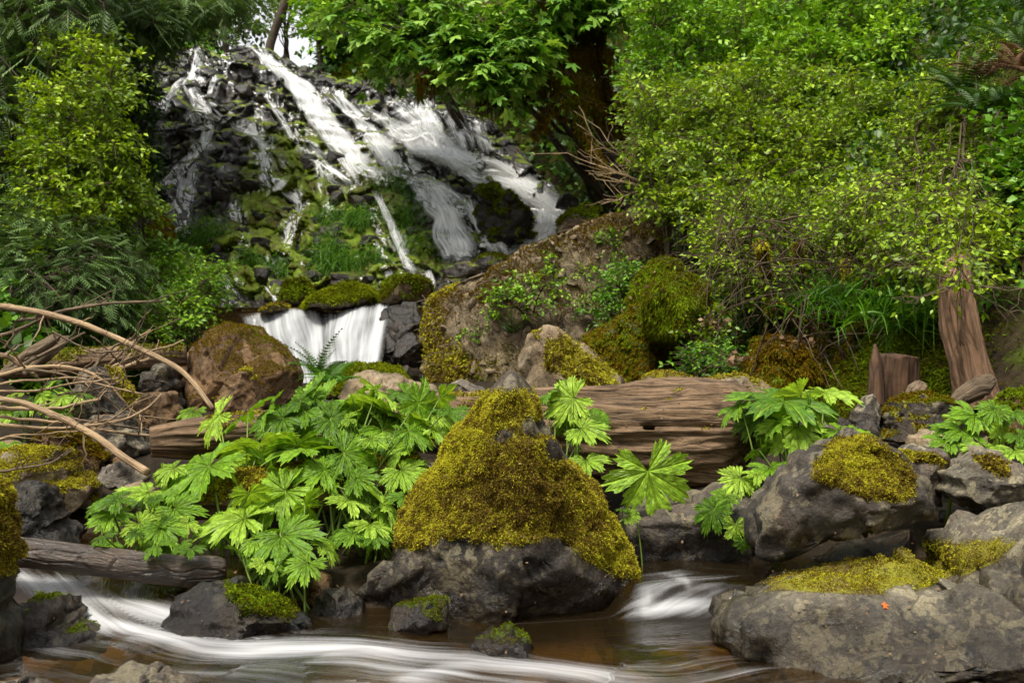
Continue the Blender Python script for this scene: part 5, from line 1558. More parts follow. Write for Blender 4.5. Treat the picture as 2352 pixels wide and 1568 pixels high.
leafy_plant('leafy plant with glossy star-shaped leaves low above the mossy wet rock', (640, 1345), 3.45, LA((561, 1192, 160), (646, 1230, 165), (741, 1250, 80), (558, 1277, 105), (707, 1294, 90), (640, 1300, 95), (656, 1128, 150), (590, 1240, 90), (700, 1160, 100), (610, 1160, 90), (500, 1215, 80)), 3, G_,
            ([(480, 1180), (760, 1200), (740, 1330), (560, 1300)], 10, (45, 80), lambda x, y: dA(x, y) + .1))
leafy_plant('leafy plant pressed against the shaded flank of the pointed boulder', (870, 1270), 3.75, LA((922, 1080, 110), (880, 1158, 140), (850, 1206, 100), (820, 1100, 80), (745, 1080, 125), (705, 1035, 140), (800, 1150, 90), (860, 1040, 120), (790, 1040, 110), (930, 1140, 80)), 4, G_,
            ([(740, 1060), (930, 1060), (880, 1250), (740, 1250)], 14, (45, 85), lambda x, y: dA(x, y) + .1))
leafy_plant('leafy plant with small leaves beside the black angular rock', (310, 1260), 3.75, LA((401, 1168, 110), (343, 1132, 110), (320, 1202, 90), (270, 1147, 100), (258, 1180, 90), (238, 1232, 55), (370, 1210, 90), (430, 1200, 70), (420, 1120, 100), (230, 1160, 60), (380, 1095, 70)), 5, G_,
            ([(230, 1140), (450, 1130), (440, 1270), (240, 1270)], 16, (35, 70), dA))
dB = lambda x, y: 4.15
leafy_plant('leafy plant peering between the pointed boulder and the weathered log', (1300, 1150), 4.15, [(1275, 895, 95, 4.3), (1318, 915, 110, 4.25), (1350, 945, 80, 4.2), (1262, 930, 70, 4.3), (1335, 985, 95, 4.15), (1345, 1058, 95, 4.05), (1310, 1010, 60, 4.2), (1300, 950, 90, 4.25), (1370, 965, 50, 4.15)], 6, G_)
leafy_plant('single broad leaf on a bent stalk hanging before the weathered log', (1390, 1150), 4.35, [(1488, 1082, 165, 3.85, (-.05, -.95, .38, .25, -.1, -.95)), (1420, 1100, 50, 4.0)], 7, G_)
dC = lambda x, y: 3.75 + (1200 - y) / 300 * 0.5
def LC(*t): return [(x, y, w, dC(x, y)) for x, y, w in t]
leafy_plant('leafy plant with wide flat leaves arching over the tilted boulder', (1820, 1110), 4.05, [(1800, 922, 205, 4.2, (.05, -.22, .97, -.6, -.75, -.1)), (1895, 903, 120, 4.3, (0, -.2, .98, .8, -.4, -.15))] + LC((1840, 905, 110), (1750, 955, 110), (1830, 980, 130), (1930, 990, 120), (1800, 1005, 90), (1745, 1035, 70), (1890, 1005, 100), (1860, 950, 110), (1770, 985, 90), (1700, 930, 90)), 8, G_,
            ([(1740, 940), (1920, 930), (1900, 1030), (1760, 1060)], 9, (50, 90), dC))
leafy_plant('drooping leafy sprig hanging past the shaded flat-topped block', (1720, 1160), 4.35, LC((1700, 1097, 90), (1770, 1075, 100), (1720, 1120, 70), (1740, 1090, 70)) + [(1642, 1168, 80, 3.7, (-.5, -.75, .45, -.5, -.2, -.8)), (1690, 1205, 60, 3.7, (0, -.9, .4, .1, -.1, -1)), (1665, 1140, 60, 3.72, (-.3, -.6, .7, -.7, -.3, -.4)), (1705, 1240, 40, 3.7, (.1, -.9, .4, .1, 0, -1))], 9, G_)
leafy_plant('leafy plant growing between the grey wedge rock and the mossy edge boulder', (2250, 1060), 4.05, [(2240, 955, 120, 4.1), (2210, 990, 100, 4.0), (2295, 980, 95, 4.0), (2180, 1015, 85, 3.95), (2262, 1030, 100, 3.9), (2330, 1035, 75, 3.9), (2325, 945, 70, 4.1), (2200, 960, 60, 4.1), (2340, 1000, 70, 3.9), (2285, 940, 70, 4.1), (2150, 1030, 50, 3.95), (2170, 985, 60, 4.0)], 10, G_)
leafy_plant('shaded leafy plant under the dead branches', (90, 950), 5.3, [(100, 907, 100, 5.3), (60, 900, 65, 5.4), (30, 950, 65, 5.2), (142, 912, 70, 5.3), (182, 905, 65, 5.2), (130, 935, 70, 5.2), (60, 930, 80, 5.3), (15, 915, 50, 5.3), (110, 890, 60, 5.4)], 11, G_)
leafy_plant('small leaf sprouting at the edge beside the yellow-mossed boulder', (10, 1060), 4.5, [(18, 1022, 75, 4.5), (-20, 1030, 60, 4.5)], 12, G_)
leafy_plant('tiny leafy sprout at the foot of the big brown boulder', (450, 985), 5.6, [(445, 945, 60, 5.5), (470, 960, 40, 5.6), (425, 955, 30, 5.6)], 13, G_)
leafy_plant('tiny leaves tucked beside the lower flank of the pointed boulder', (1440, 1220), 3.72, [(1445, 1185, 40, 3.68), (1430, 1170, 30, 3.7), (1460, 1175, 25, 3.7)], 14, G_)

# ------------------------------------------------------------------ leaf templates
T_OVATE = (np.array([[0, 0, 0], [.45, 0, -.05], [.40, .27, .03], [.40, -.27, .03], [1, 0, -.10]]), np.array([[0, 1, 2], [0, 3, 1], [2, 1, 4], [1, 3, 4]]))
T_ROUND = (np.array([[0, 0, 0], [.5, 0, -.05], [.48, .42, .04], [.48, -.42, .04], [1, 0, -.08]]), np.array([[0, 1, 2], [0, 3, 1], [2, 1, 4], [1, 3, 4]]))
def _spray():
    V, T = [], []
    V += [[0, 0, 0], [1, 0, -.12], [.5, .02, -.03], [.5, -.02, -.03]]
    T += [[0, 3, 2], [2, 3, 1]]
    for k in range(6):
        x = .12 + .14 * k
        l = .34 * (1 - .6 * abs(x - .4))
        for s in (1, -1):
            n = len(V)
            V += [[x - .03, 0, 0 - .1 * x], [x + .12, s * .07, -.1 * x], [x + l * .7, s * l * .8, -.05 - .14 * x]]
            T += [[n, n + 1, n + 2]]
    return np.array(V), np.array(T)
T_SPRAY = _spray()
def _maple():
    tips = [(-118, .62), (-55, .9), (0, 1.05), (55, .9), (118, .62)]
    pts = [(-175, .12)]
    for k, (a, r) in enumerate(tips):
        pts += [(a - 15, r * .70), (a, r), (a + 15, r * .70)]
        if k < 4: pts += [((a + tips[k + 1][0]) / 2, .40)]
    pts += [(175, .12)]
    V = [[0, 0, 0.03]] + [[r * math.cos(math.radians(a)), r * math.sin(math.radians(a)), -.22 * r * r] for a, r in pts]
    T = [[0, k, k + 1] for k in range(1, len(V) - 1)]
    return np.array(V), np.array(T)
T_MAPLE = _maple()
def _frond(n=20):
    V, T = [], []
    def ra(t): return np.array([t * .92, 0, .42 * t - .62 * t * t])
    for k in range(n):
        t0, t1 = k / n, (k + 1) / n
        a, b = ra(t0), ra(t1)
        m = len(V)
        V += [a + [0, .006, 0], a - [0, .006, 0], b]
        T += [[m, m + 1, m + 2]]
        if k < 2: continue
        l = .17 * math.sin(min(1, (t0 + .12)) ** .8 * math.pi) ** .7 + .012
        for s in (1, -1):
            m = len(V)
            c = ra(t0 + .02)
            V += [a, ra(t0 + .035), c + np.array([.05 * l / .17, s * l, -.16 * l - .01]), c + np.array([.016, s * l * .55, .004])]
            T += [[m, m + 2, m + 3], [m, m + 3, m + 1]] if s > 0 else [[m, m + 3, m + 2], [m, m + 1, m + 3]]
    return np.array(V), np.array(T)
FROND = _frond()

def rot_about(v, axis, ang):
    c, s = np.cos(ang)[:, None], np.sin(ang)[:, None]
    return v * c + np.cross(axis, v) * s + axis * (axis * v).sum(-1, keepdims=True) * (1 - c)

def shrub(name, label, cat, base, poly, depth, thick, branches=110, stems=6, twigs=8, leaves=8, leaf=0.06, twig=0.35, mat='yellow_leaf', wood='twig', tmpl=T_OVATE, droop=0.15, flat=0.5, seed=0, group=None, bare=0, stem_r=0.022, kind_leaf='stuff', jitter=0.58, parts=('branch', 'foliage'), leaf_objects=0):
    """A woody plant: stems from the base, branches to points all through the crown's volume, leafy twigs on them."""
    rng = np.random.default_rng(seed + 4000)
    base = np.asarray(base, float)
    pts = sample_poly(poly, branches, rng)
    pl = np.array(poly, float)
    yy = (pts[:, 1] - pl[:, 1].min()) / max(1, np.ptp(pl[:, 1]))
    d = depth[0] + (depth[1] - depth[0]) * yy + rng.uniform(-thick / 2, thick / 2, branches)
    tg = P(pts[:, 0], pts[:, 1], d)
    gh = height(tg[:, 0], tg[:, 1]) + 0.12
    tg[:, 2] = np.maximum(tg[:, 2], gh)
    order = np.argsort(-np.linalg.norm(tg - base, axis=1) * rng.uniform(.6, 1, branches))
    S = order[:stems]
    K = 11
    t = np.linspace(0, 1, K)[None, :, None]
    def bez(a, b, lift, wob):
        L = np.linalg.norm(b - a, axis=-1)[:, None]
        c = a * .5 + b * .5 + np.array([0, 0, 1]) * L * lift + rng.normal(0, wob, a.shape) * L
        p = (1 - t) ** 2 * a[:, None] + 2 * t * (1 - t) * c[:, None] + t ** 2 * b[:, None]
        w = rng.normal(0, .012, p.shape) * L[:, :, None] * np.sin(t * np.pi)
        return p + w
    a = base + rng.normal(0, .10, (stems, 3)) * [1, 1, 0]
    SP = bez(a, tg[S], .22, .06)
    rest = order[stems:]
    flatS = SP[:, 2:9].reshape(-1, 3)
    dist = np.linalg.norm(flatS[None] - tg[rest][:, None] * np.array([1, 1, 1]), axis=-1) + 0.8 * np.maximum(0, flatS[None, :, 2] - tg[rest][:, None, 2])
    src = flatS[np.argmin(dist + rng.uniform(0, .3, dist.shape), 1)]
    BP = bez(src, tg[rest], .14, .08)
    Lb = np.linalg.norm(tg[rest] - src, axis=1)
    wg = Geo()
    tubes(wg, SP - base, np.linspace(stem_r, stem_r * .25, K)[None] * rng.uniform(.6, 1.1, (stems, 1)), 6, False)
    tubes(wg, BP - base, np.linspace(stem_r * .36, stem_r * .10, K)[None] * rng.uniform(.6, 1.1, (len(rest), 1)), 4, False)
    allb = np.concatenate([SP, BP])
    nb = len(allb)
    ti = np.repeat(np.arange(nb), twigs)
    tt = rng.uniform(.28, 1.0, len(ti)) ** .7
    kf = tt * (K - 1.001)
    k0 = kf.astype(int); fr = (kf - k0)[:, None]
    p0 = allb[ti, k0] * (1 - fr) + allb[ti, k0 + 1] * fr
    td = norm(allb[ti, k0 + 1] - allb[ti, k0])
    rd = rng.normal(0, 1, (len(ti), 3)); rd[:, 2] *= (1 - flat)
    dr = norm(td * .55 + norm(rd) * .9 + [0, 0, .12 - droop * .6])
    Lt = twig * rng.uniform(.4, 1.2, len(ti))
    KT = 5
    q = np.linspace(0, 1, KT)[None, :, None]
    TP = p0[:, None] + dr[:, None] * (q * Lt[:, None, None]) - np.array([0, 0, 1]) * (q ** 2 * (droop * Lt)[:, None, None]) + rng.normal(0, .03, (len(ti), KT, 3)) * (q * Lt[:, None, None])
    tubes(wg, TP - base, np.linspace(.0045, .0015, KT)[None] * np.ones((len(ti), 1)) * (0.6 + 5 * stem_r), 3, False)
    root = thing(name, label, cat, base, group)
    if bare:                                           # leafless twigs from inside the plant
        bi = rng.integers(0, len(ti), bare)
        e = norm(dr[bi] * .5 + rng.normal(0, .7, (bare, 3)) + [0, 0, -.3])
        Lx = twig * rng.uniform(.4, 1.4, bare)
        qq = np.linspace(0, 1, 6)[None, :, None]
        XP = p0[bi][:, None] + e[:, None] * (qq * Lx[:, None, None]) + rng.normal(0, .05, (bare, 6, 3)) * (qq * Lx[:, None, None])
        tubes(wg, XP - base, np.linspace(.004, .0015, 6)[None] * np.ones((bare, 1)), 3, False)
    obj(parts[0], wg, M[wood], root)
    li = np.repeat(np.arange(len(ti)), leaves)
    lt = rng.uniform(.12, 1.0, len(li)) * (KT - 1.001)
    k0 = lt.astype(int); fr = (lt - k0)[:, None]
    lp = TP[li, k0] * (1 - fr) + TP[li, k0 + 1] * fr
    ld = norm(TP[li, k0 + 1] - TP[li, k0])
    up = norm(np.array([0, 0, 1.0]) + rng.normal(0, jitter, (len(li), 3)))
    sd = norm(np.cross(up, ld)) * np.where(rng.random(len(li)) < .5, 1, -1)[:, None]
    ax = norm(ld * .5 + sd * rng.uniform(.3, 1, (len(li), 1)) - [0, 0, droop * .5])
    lp = lp + ax * leaf * 0.15
    sz = leaf * rng.uniform(.55, 1.25, len(li))
    br = rng.random(nb)                                # each branch leans a little lighter or darker
    val = np.clip(br[ti][li] * .55 + rng.random(len(li)) * .55 - .05, 0, 1)
    fg = Geo()
    nobj = 0
    if leaf_objects:
        key = lp[:, 1] / (0.3 + sz / leaf)
        near = np.argsort(key)[:leaf_objects * 3]
        near = rng.permutation(near)[:leaf_objects]
        mk = np.ones(len(lp), bool); mk[near] = False
        lv = []
        for kk in range(5):
            V = tmpl[0].copy(); V = V + rng.normal(0, .02, V.shape)
            me = Geo().add(V, tris=tmpl[1], v=np.full(len(V), .35 + .15 * kk)).mesh('leaf')
            me.materials.append(M[mat]); lv.append(me)
        for kk, n in enumerate(near):
            o = bpy.data.objects.new('leaf', lv[kk % 5]); COL.objects.link(o); o.parent = root
            set_frame(o, lp[n] - base, ax[n], up[n], sz[n])
    else: mk = np.ones(len(lp), bool)
    stamp(fg, tmpl[0], tmpl[1], lp[mk] - base, frames(ax[mk], up[mk]), sz[mk], v=val[mk])
    obj(parts[1], fg, M[mat], root, kind=kind_leaf)
    return root

def base_at(px, py, d, dz=-0.03):
    """A spot on the ground under pixel column px at depth d."""
    X = (px - CX) / F * d
    return on_ground(X, d, dz)

# ------------------------------------------------------------------ the right-hand slope
SG = 'bushes on the bright slope'
shrub('bush', 'tall lime green bush at the top of the slope, next to the maple boughs', 'bush', base_at(1600, 420, 11.6), [(1450, -40), (1760, -40), (1740, 180), (1640, 320), (1500, 340), (1440, 180)], (12.2, 10.8), 1.6, 130, 8, 13, 10, .07, .36, 'lime_leaf', seed=1, group=SG)
shrub('bush', 'broad yellow-green bush filling the middle of the slope', 'bush', base_at(1800, 520, 9.4), [(1560, 190), (1700, 130), (2000, 150), (2140, 260), (2080, 470), (1800, 520), (1600, 470), (1500, 330)], (10.4, 8.4), 1.8, 230, 10, 13, 10, .058, .34, 'yellow_leaf', seed=2, group=SG, bare=500)
shrub('bush', 'bright fresh green bush on the crest above the yellow-green one', 'bush', base_at(1950, 200, 12.4), [(1720, -40), (2060, -40), (2080, 130), (1960, 230), (1760, 200)], (13.0, 11.4), 1.6, 130, 8, 13, 10, .078, .42, 'lime_leaf', seed=3, group=SG)
shrub('bush', 'low leafy bush spilling over the brown twigs toward the moss ball', 'bush', base_at(1800, 600, 8.2), [(1640, 440), (1900, 460), (1900, 590), (1800, 690), (1700, 660), (1610, 560)], (8.3, 7.2), 1.0, 150, 7, 9, 8, .044, .34, 'yellow_leaf', seed=4, group=SG, bare=300)
shrub('bush', 'spreading bush of small leaves hanging above the dead trunk', 'bush', base_at(2200, 620, 6.6), [(1900, 380), (2120, 360), (2370, 390), (2420, 540), (2310, 660), (2120, 660), (2020, 600), (1890, 540)], (8.6, 5.2), 1.2, 220, 9, 12, 10, .045, .28, 'yellow_leaf', seed=5, group=SG, bare=400, stem_r=.012)
shrub('bush', 'deep green round-leaved bush at the edge behind the dead trunk', 'bush', base_at(2330, 800, 6.2), [(2270, 560), (2430, 540), (2430, 930), (2330, 930), (2260, 800)], (6.8, 5.9), .9, 120, 6, 9, 8, .06, .3, 'fresh_leaf', tmpl=T_ROUND, seed=6, group=SG)
shrub('bush', 'dark bush in the shaded top corner of the slope', 'bush', base_at(2300, 160, 11.0), [(2180, -60), (2430, -60), (2430, 40), (2250, 30), (2200, 10)], (11.5, 10.6), 1.2, 60, 6, 8, 8, .075, .4, 'fresh_leaf', seed=7, group=SG)
shrub('bush', 'bright green bush on the far edge of the slope under the dark ferns', 'bush', base_at(2380, 420, 8.8), [(2260, 380), (2430, 360), (2450, 540), (2280, 540)], (9.0, 8.0), 1.0, 80, 6, 9, 9, .07, .35, 'fresh_leaf', seed=8, group=SG)
shrub('bush', 'thin stemmed bush hugging the slope above the rubble bank', 'bush', base_at(1560, 470, 10.2), [(1440, 180), (1620, 200), (1640, 400), (1580, 520), (1480, 480)], (10.6, 9.6), 1.0, 120, 8, 8, 8, .055, .38, 'yellow_leaf', seed=9, group=SG, bare=200)
shrub('bush', 'low sprigs with fine leaves between the rubble bank and the moss ball', 'bush', base_at(1450, 720, 8.9), [(1350, 740), (1380, 660), (1450, 580), (1480, 600), (1450, 680), (1400, 740)], (9.4, 8.8), .4, 40, 8, 7, 8, .045, .22, 'fresh_leaf', seed=10, group=SG)
shrub('sprig', 'wispy sprig with tiny leaves crossing in front of the moss ball', 'sprig', base_at(1620, 790, 7.0), [(1610, 690), (1650, 700), (1640, 790), (1550, 760), (1560, 740)], (7.2, 6.9), .2, 22, 4, 5, 6, .04, .16, 'yellow_leaf', seed=11, stem_r=.008)
shrub('sprig', 'small upright green sprigs growing from the moss above the log', 'sprig', base_at(1600, 850, 6.6), [(1560, 790), (1700, 780), (1700, 850), (1560, 860)], (6.8, 6.4), .3, 40, 10, 5, 6, .035, .12, 'fresh_leaf', seed=12, stem_r=.007)

# mossy limbs and hanging twigs under the bushes
def mossy_tree():
    rng = np.random.default_rng(77)
    limbs = [[(1780, 690), (1817, 726), (1858, 747), (1878, 778), (1926, 822), (1994, 852)], [(1820, 700), (1858, 696), (1892, 696), (1933, 727), (1960, 767), (1994, 829)],
             [(1890, 720), (1923, 713), (1977, 706), (2021, 727), (2042, 761), (2045, 815)], [(2060, 660), (2035, 700), (1977, 750), (1926, 822), (1905, 900)],
             [(2010, 735), (2062, 771), (2103, 801), (2120, 830)], [(1990, 655), (2038, 665), (2096, 679), (2147, 706), (2167, 727)],
             [(1750, 560), (1760, 640), (1772, 720)], [(1830, 560), (1845, 640), (1880, 760), (1885, 880)], [(1940, 600), (1960, 700), (1955, 800)], [(1930, 840), (1955, 880), (1980, 930)], [(2090, 560), (2100, 640), (2090, 720)]]
    rad = [9, 9, 13, 9, 9, 8, 12, 10, 7, 10, 8]
    b = base_at(1930, 880, 6.9)
    root = thing('mossy_tree', 'tangle of moss-covered crooked limbs in the shade beneath the bushes', 'tree', b)
    for k, l in enumerate(limbs):
        l = np.array(l, float)
        dd = 6.9 + 0.25 * np.sin(np.linspace(0, 3, len(l)) + k)
        W = P(l[:, 0], l[:, 1], dd)
        c = resample(np.c_[W, rad[k] / F * dd], 40)
        g = Geo()
        tubes(g, c[:, :3] - b, c[:, 3] * .8, 10, True, lambda lo, an: 1 + .3 * fbm(np.stack([np.cos(an) * 1.5, np.sin(an) * 1.5, lo * 6], -1), 3, k))
        V, T = g.v[0], np.concatenate([g.t[0], g.q[0][:, :3], g.q[0][:, [0, 2, 3]]])
        o = obj('limb', g, M['bark'], root)
        N = vert_normals(V, T)
        pos, nn = sample_faces(V, T, (smooth(-.5, .4, N[:, 2]) + .15)[T].mean(1), 2600, rng)
        mg = Geo(); blades(mg, pos, nn, .03, .005, rng, .7, .6)
        obj('moss', mg, M['moss_brown' if k % 2 else 'moss_gold'], o, kind='stuff')
    n = 620
    pts = sample_poly([(1640, 500), (1900, 560), (2200, 600), (2230, 720), (2080, 860), (1880, 880), (1740, 760), (1660, 640)], n, rng)
    p0 = P(pts[:, 0], pts[:, 1] - 30, rng.uniform(6.5, 7.9, n))
    K = 7
    q = np.linspace(0, 1, K)[None, :, None]
    d = norm(rng.normal(0, 1, (n, 3)) * [1, .6, .8] + [0, 0, -.7])
    L = rng.uniform(.12, .65, n)
    TP = p0[:, None] + d[:, None] * (q * L[:, None, None]) - np.array([0, 0, 1]) * (q ** 2 * (.3 * L)[:, None, None]) + rng.normal(0, .03, (n, K, 3)) * (q * L[:, None, None])
    g = Geo(); tubes(g, TP - b, np.linspace(.006, .0016, K)[None] * rng.uniform(.5, 1.3, (n, 1)), 4, False)
    obj('twig', g, M['twig'], root, kind='stuff')
mossy_tree()

# pale bare twigs in front of the snag
def bare_twigs(label, origin, d, n, L, spread, seed, mat='drift_grey', r=.004, up=.2, cat='branch', name='dead_branch'):
    rng = np.random.default_rng(seed)
    o = P(*origin, d)
    root = thing(name, label, cat, o)
    g = Geo(); K = 9
    q = np.linspace(0, 1, K)[None, :, None]
    dr = norm(np.array(spread)[None] + rng.normal(0, .6, (n, 3)) + [0, 0, up])
    LL = L * rng.uniform(.5, 1.1, n)
    TP = dr[:, None] * (q * LL[:, None, None]) + np.cumsum(rng.normal(0, .03, (n, K, 3)), 1) * LL[:, None, None] * q
    tubes(g, TP, np.linspace(r, r * .3, K)[None] * np.ones((n, 1)), 5, False)
    m = n * 5
    bi = rng.integers(0, n, m); kk = rng.integers(2, K - 1, m)
    p0 = TP[bi, kk]
    d2 = norm(dr[bi] + rng.normal(0, .7, (m, 3)))
    q2 = np.linspace(0, 1, 5)[None, :, None]
    T2 = p0[:, None] + d2[:, None] * (q2 * (LL[bi] * rng.uniform(.15, .45, m))[:, None, None]) + rng.normal(0, .012, (m, 5, 3)) * q2
    tubes(g, T2, np.linspace(r * .5, r * .2, 5)[None] * np.ones((m, 1)), 4, False)
    obj('twig', g, M[mat], root)
bare_twigs('grey dead twigs sprouting around the top of the dead trunk', (2205, 655), 5.15, 16, .42, (-.1, -.3, .1), 5)
bare_twigs('tan dead branches sticking out beside the bright bush over the rubble bank', (1500, 430), 10.4, 14, 1.0, (-.9, -.2, .3), 6, 'drift', .010)
bare_twigs('long bare twig leaning over the leaf litter beside the moss ball', (1640, 790), 6.9, 1, .62, (.75, 0, .75), 19, 'drift_grey', .006)
bare_twigs('dead twigs hanging below the low leafy bush', (1700, 560), 7.6, 12, .6, (.1, -.2, -.8), 8, 'twig', .005)

# ------------------------------------------------------------------ maple boughs over the falls
MG = 'maples leaning over the falls'
shrub('maple_tree', 'maple bough nearest the sky gap, reaching over the long white chute', 'tree', base_at(1080, 120, 17.6), [(720, -120), (1000, -200), (1060, 20), (1010, 130), (920, 165), (850, 120), (760, 40)], (15.5, 13.5), 2.0, 120, 5, 6, 5, .135, .5, 'maple_leaf', 'bark', T_MAPLE, .3, .8, 21, MG, stem_r=.06, jitter=.28, leaf_objects=200, parts=('limb', 'foliage'))  # part above the frame is unseen, put there to shade the dark bank
shrub('maple_tree', 'maple bough with the palest leaf tiers hanging before the dark bank', 'tree', base_at(1400, 240, 15.5), [(1000, 60), (1130, 20), (1270, 40), (1270, 130), (1180, 205), (1070, 195), (1000, 130)], (13.4, 12.4), 1.2, 80, 5, 5, 6, .135, .45, 'maple_leaf', 'bark', T_MAPLE, .3, .85, 22, MG, stem_r=.06, jitter=.25, leaf_objects=200, parts=('limb', 'foliage'))
shrub('maple_tree', 'upper maple bough touching the tall lime green bush', 'tree', base_at(1480, 200, 14.5), [(1080, -260), (1480, -260), (1460, 50), (1350, 80), (1200, 30)], (14.5, 13.2), 1.6, 85, 5, 6, 5, .135, .5, 'maple_leaf', 'bark', T_MAPLE, .3, .8, 23, MG, stem_r=.06, jitter=.28, leaf_objects=150, parts=('limb', 'foliage'))  # upper canopy out of view, added for shade on the dark bank

def hanging_moss_tree():
    rng = np.random.default_rng(99)
    b = base_at(1440, 300, 14.2)
    root = thing('mossy_maple', 'mossy brown limbs with hanging moss in front of the dark bank', 'tree', b)
    limbs = [([(1440, 330), (1400, 230), (1372, 130), (1390, 40), (1400, -60)], 6), ([(1440, 260), (1340, 180), (1260, 165), (1180, 190), (1100, 215)], 16), ([(1400, 120), (1280, 120), (1190, 150), (1140, 200)], 12),
             ([(1420, 300), (1370, 240), (1300, 220), (1250, 260), (1230, 310)], 12), ([(1390, 60), (1300, 40), (1180, 70), (1050, 110), (960, 180)], 11), ([(1395, 30), (1330, -10), (1240, -40)], 12), ([(1340, 180), (1330, 250), (1350, 330), (1390, 400)], 10)]
    for k, (l, r) in enumerate(limbs):
        l = np.array(l, float)
        dd = np.linspace(14.0, 13.2, len(l))
        W = P(l[:, 0], l[:, 1], dd)
        c = resample(np.c_[W, np.linspace(r, r * .45, len(l)) / F * dd], 44)
        c[:, :3] += .06 * np.stack([fbm(np.stack([np.linspace(0, 6, 44), np.full(44, k * 3.), np.full(44, j * 5.)], -1), 3, 3) for j in range(3)], -1)
        g = Geo(); tubes(g, c[:, :3] - b, c[:, 3], 10, True)
        o = obj('limb', g, M['bark'], root)
        V, T = g.v[0], np.concatenate([g.t[0], g.q[0][:, :3], g.q[0][:, [0, 2, 3]]])
        pos, nn = sample_faces(V, T, np.ones(len(T)), 4200, rng)
        mg = Geo()
        blades(mg, pos[:2800], nn[:2800], .03 if k == 0 else .07, .010, rng, .7, .7)
        n = 1400 if k not in (0, 3, 6) else 60                # beards
        K = 4; q = np.linspace(0, 1, K)[None, :, None]
        L = rng.uniform(.08, .45, n)
        TP = pos[2800:2800 + n][:, None] + np.array([0, 0, -1]) * (q * L[:, None, None]) + rng.normal(0, .05, (n, K, 3)) * q * L[:, None, None] * 2
        tubes(mg, TP, np.linspace(.012, .003, K)[None] * np.ones((n, 1)), 3, False, v=rng.random(n), h=np.full(n, .6))
        obj('moss', mg, M['moss_dark' if k == 0 else 'moss_brown'], o, kind='stuff')
hanging_moss_tree()

# ------------------------------------------------------------------ the left bank
LG = 'trees and bushes on the shaded bank'
shrub('bush', 'tall yellow-green bush leaning out beside the lacy threads of water', 'bush', base_at(120, 620, 10.4), [(80, 130), (180, 40), (260, 80), (300, 190), (300, 330), (260, 400), (220, 560), (60, 640), (20, 400)], (10.6, 9.2), 1.8, 150, 9, 12, 10, .06, .34, 'yellow_leaf', seed=31, group=LG)
shrub('bush', 'leafy spray of yellow-green reaching toward the falls', 'bush', base_at(230, 560, 10.4), [(240, 340), (360, 440), (365, 480), (310, 500), (220, 480)], (10.6, 9.8), .8, 45, 6, 8, 8, .06, .34, 'yellow_leaf', seed=32, group=LG)
shrub('cedar_tree', 'cedar with drooping grey green sprays beside the sky gap', 'tree', base_at(190, 300, 14.6), [(190, -80), (590, -80), (580, -20), (520, 0), (430, 15), (330, 60), (230, 80)], (15.6, 13.6), 2.0, 150, 6, 9, 5, .26, .5, 'cedar', 'bark', T_SPRAY, .35, .5, 33, LG, stem_r=.05, jitter=.3)
shrub('cedar_tree', 'dark cedar filling the top corner above the yellow-green bush', 'tree', base_at(-40, 420, 12.6), [(-300, -420), (260, -420), (240, 60), (200, 130), (100, 260), (60, 420), (-60, 480), (-300, 300)], (12.4, 10.8), 3.2, 300, 6, 9, 5, .26, .55, 'cedar', 'bark', T_SPRAY, .4, .5, 34, LG, stem_r=.05, jitter=.3)  # crown enlarged above the frame, out of view, to shade the bank below
shrub('cedar_tree', 'low cedar boughs drooping above the dead branches', 'tree', base_at(40, 700, 9.4), [(-60, 430), (160, 470), (300, 560), (300, 660), (180, 700), (-60, 690)], (10.0, 8.4), 1.2, 170, 6, 9, 5, .17, .4, 'cedar', 'bark', T_SPRAY, .35, .6, 35, LG, stem_r=.03, jitter=.3)
shrub('bush', 'pale green low bush at the foot of the rock face', 'bush', base_at(400, 740, 10.2), [(280, 640), (340, 590), (430, 600), (520, 610), (500, 680), (420, 760), (340, 770), (290, 720)], (10.8, 9.2), .9, 150, 9, 8, 8, .05, .28, 'lime_leaf', seed=36, group=LG)
shrub('bush', 'shaded green bush behind the drooping cedar boughs', 'bush', base_at(60, 500, 11.0), [(-60, 300), (120, 300), (260, 420), (260, 560), (60, 620), (-60, 560)], (11.6, 10.6), 1.2, 160, 7, 8, 9, .075, .42, 'fresh_leaf', seed=37, group=LG)
shrub('bush', 'fresh green leafy clump in front of the orange-mossed knob', 'bush', base_at(360, 660, 11.4), [(290, 560), (400, 560), (450, 620), (420, 660), (300, 650)], (11.6, 10.8), .8, 90, 8, 7, 8, .055, .3, 'fresh_leaf', seed=38, group=LG)
shrub('bush', 'dark leafy bush on the far side of the threads of water', 'bush', base_at(330, 330, 14.4), [(280, 200), (330, 170), (345, 260), (330, 380), (310, 460), (280, 380)], (15.4, 13.6), 1.0, 80, 6, 8, 8, .09, .4, 'dark_leaf', seed=39, group=LG)

# trees behind the top of the falls; pale sky shows through them
FG = 'trees behind the top of the falls'
shrub('background_tree', 'lacy tree with pale sky showing through above the black rocks', 'tree', base_at(470, 120, 24), [(380, -80), (600, -80), (590, 60), (540, 118), (420, 110)], (26, 23.5), 3, 110, 3, 7, 7, .17, .8, 'far_leaf', 'bark', seed=41, group=FG, stem_r=.09)
shrub('background_tree', 'thin tree with scattered leaves across the sky gap', 'tree', base_at(640, 110, 27), [(590, -80), (700, -80), (690, 40), (610, 20)], (28, 26), 2, 30, 2, 6, 6, .16, .7, 'far_leaf', 'bark', seed=42, group=FG, stem_r=.07)
shrub('background_tree', 'leafy tree on the mossy shoulder right beside the sky gap', 'tree', base_at(750, 60, 21), [(690, -80), (850, -80), (860, 70), (770, 110), (710, 70)], (22, 20), 2, 120, 5, 7, 7, .15, .6, 'lime_leaf', 'bark', seed=43, group=FG, stem_r=.06)
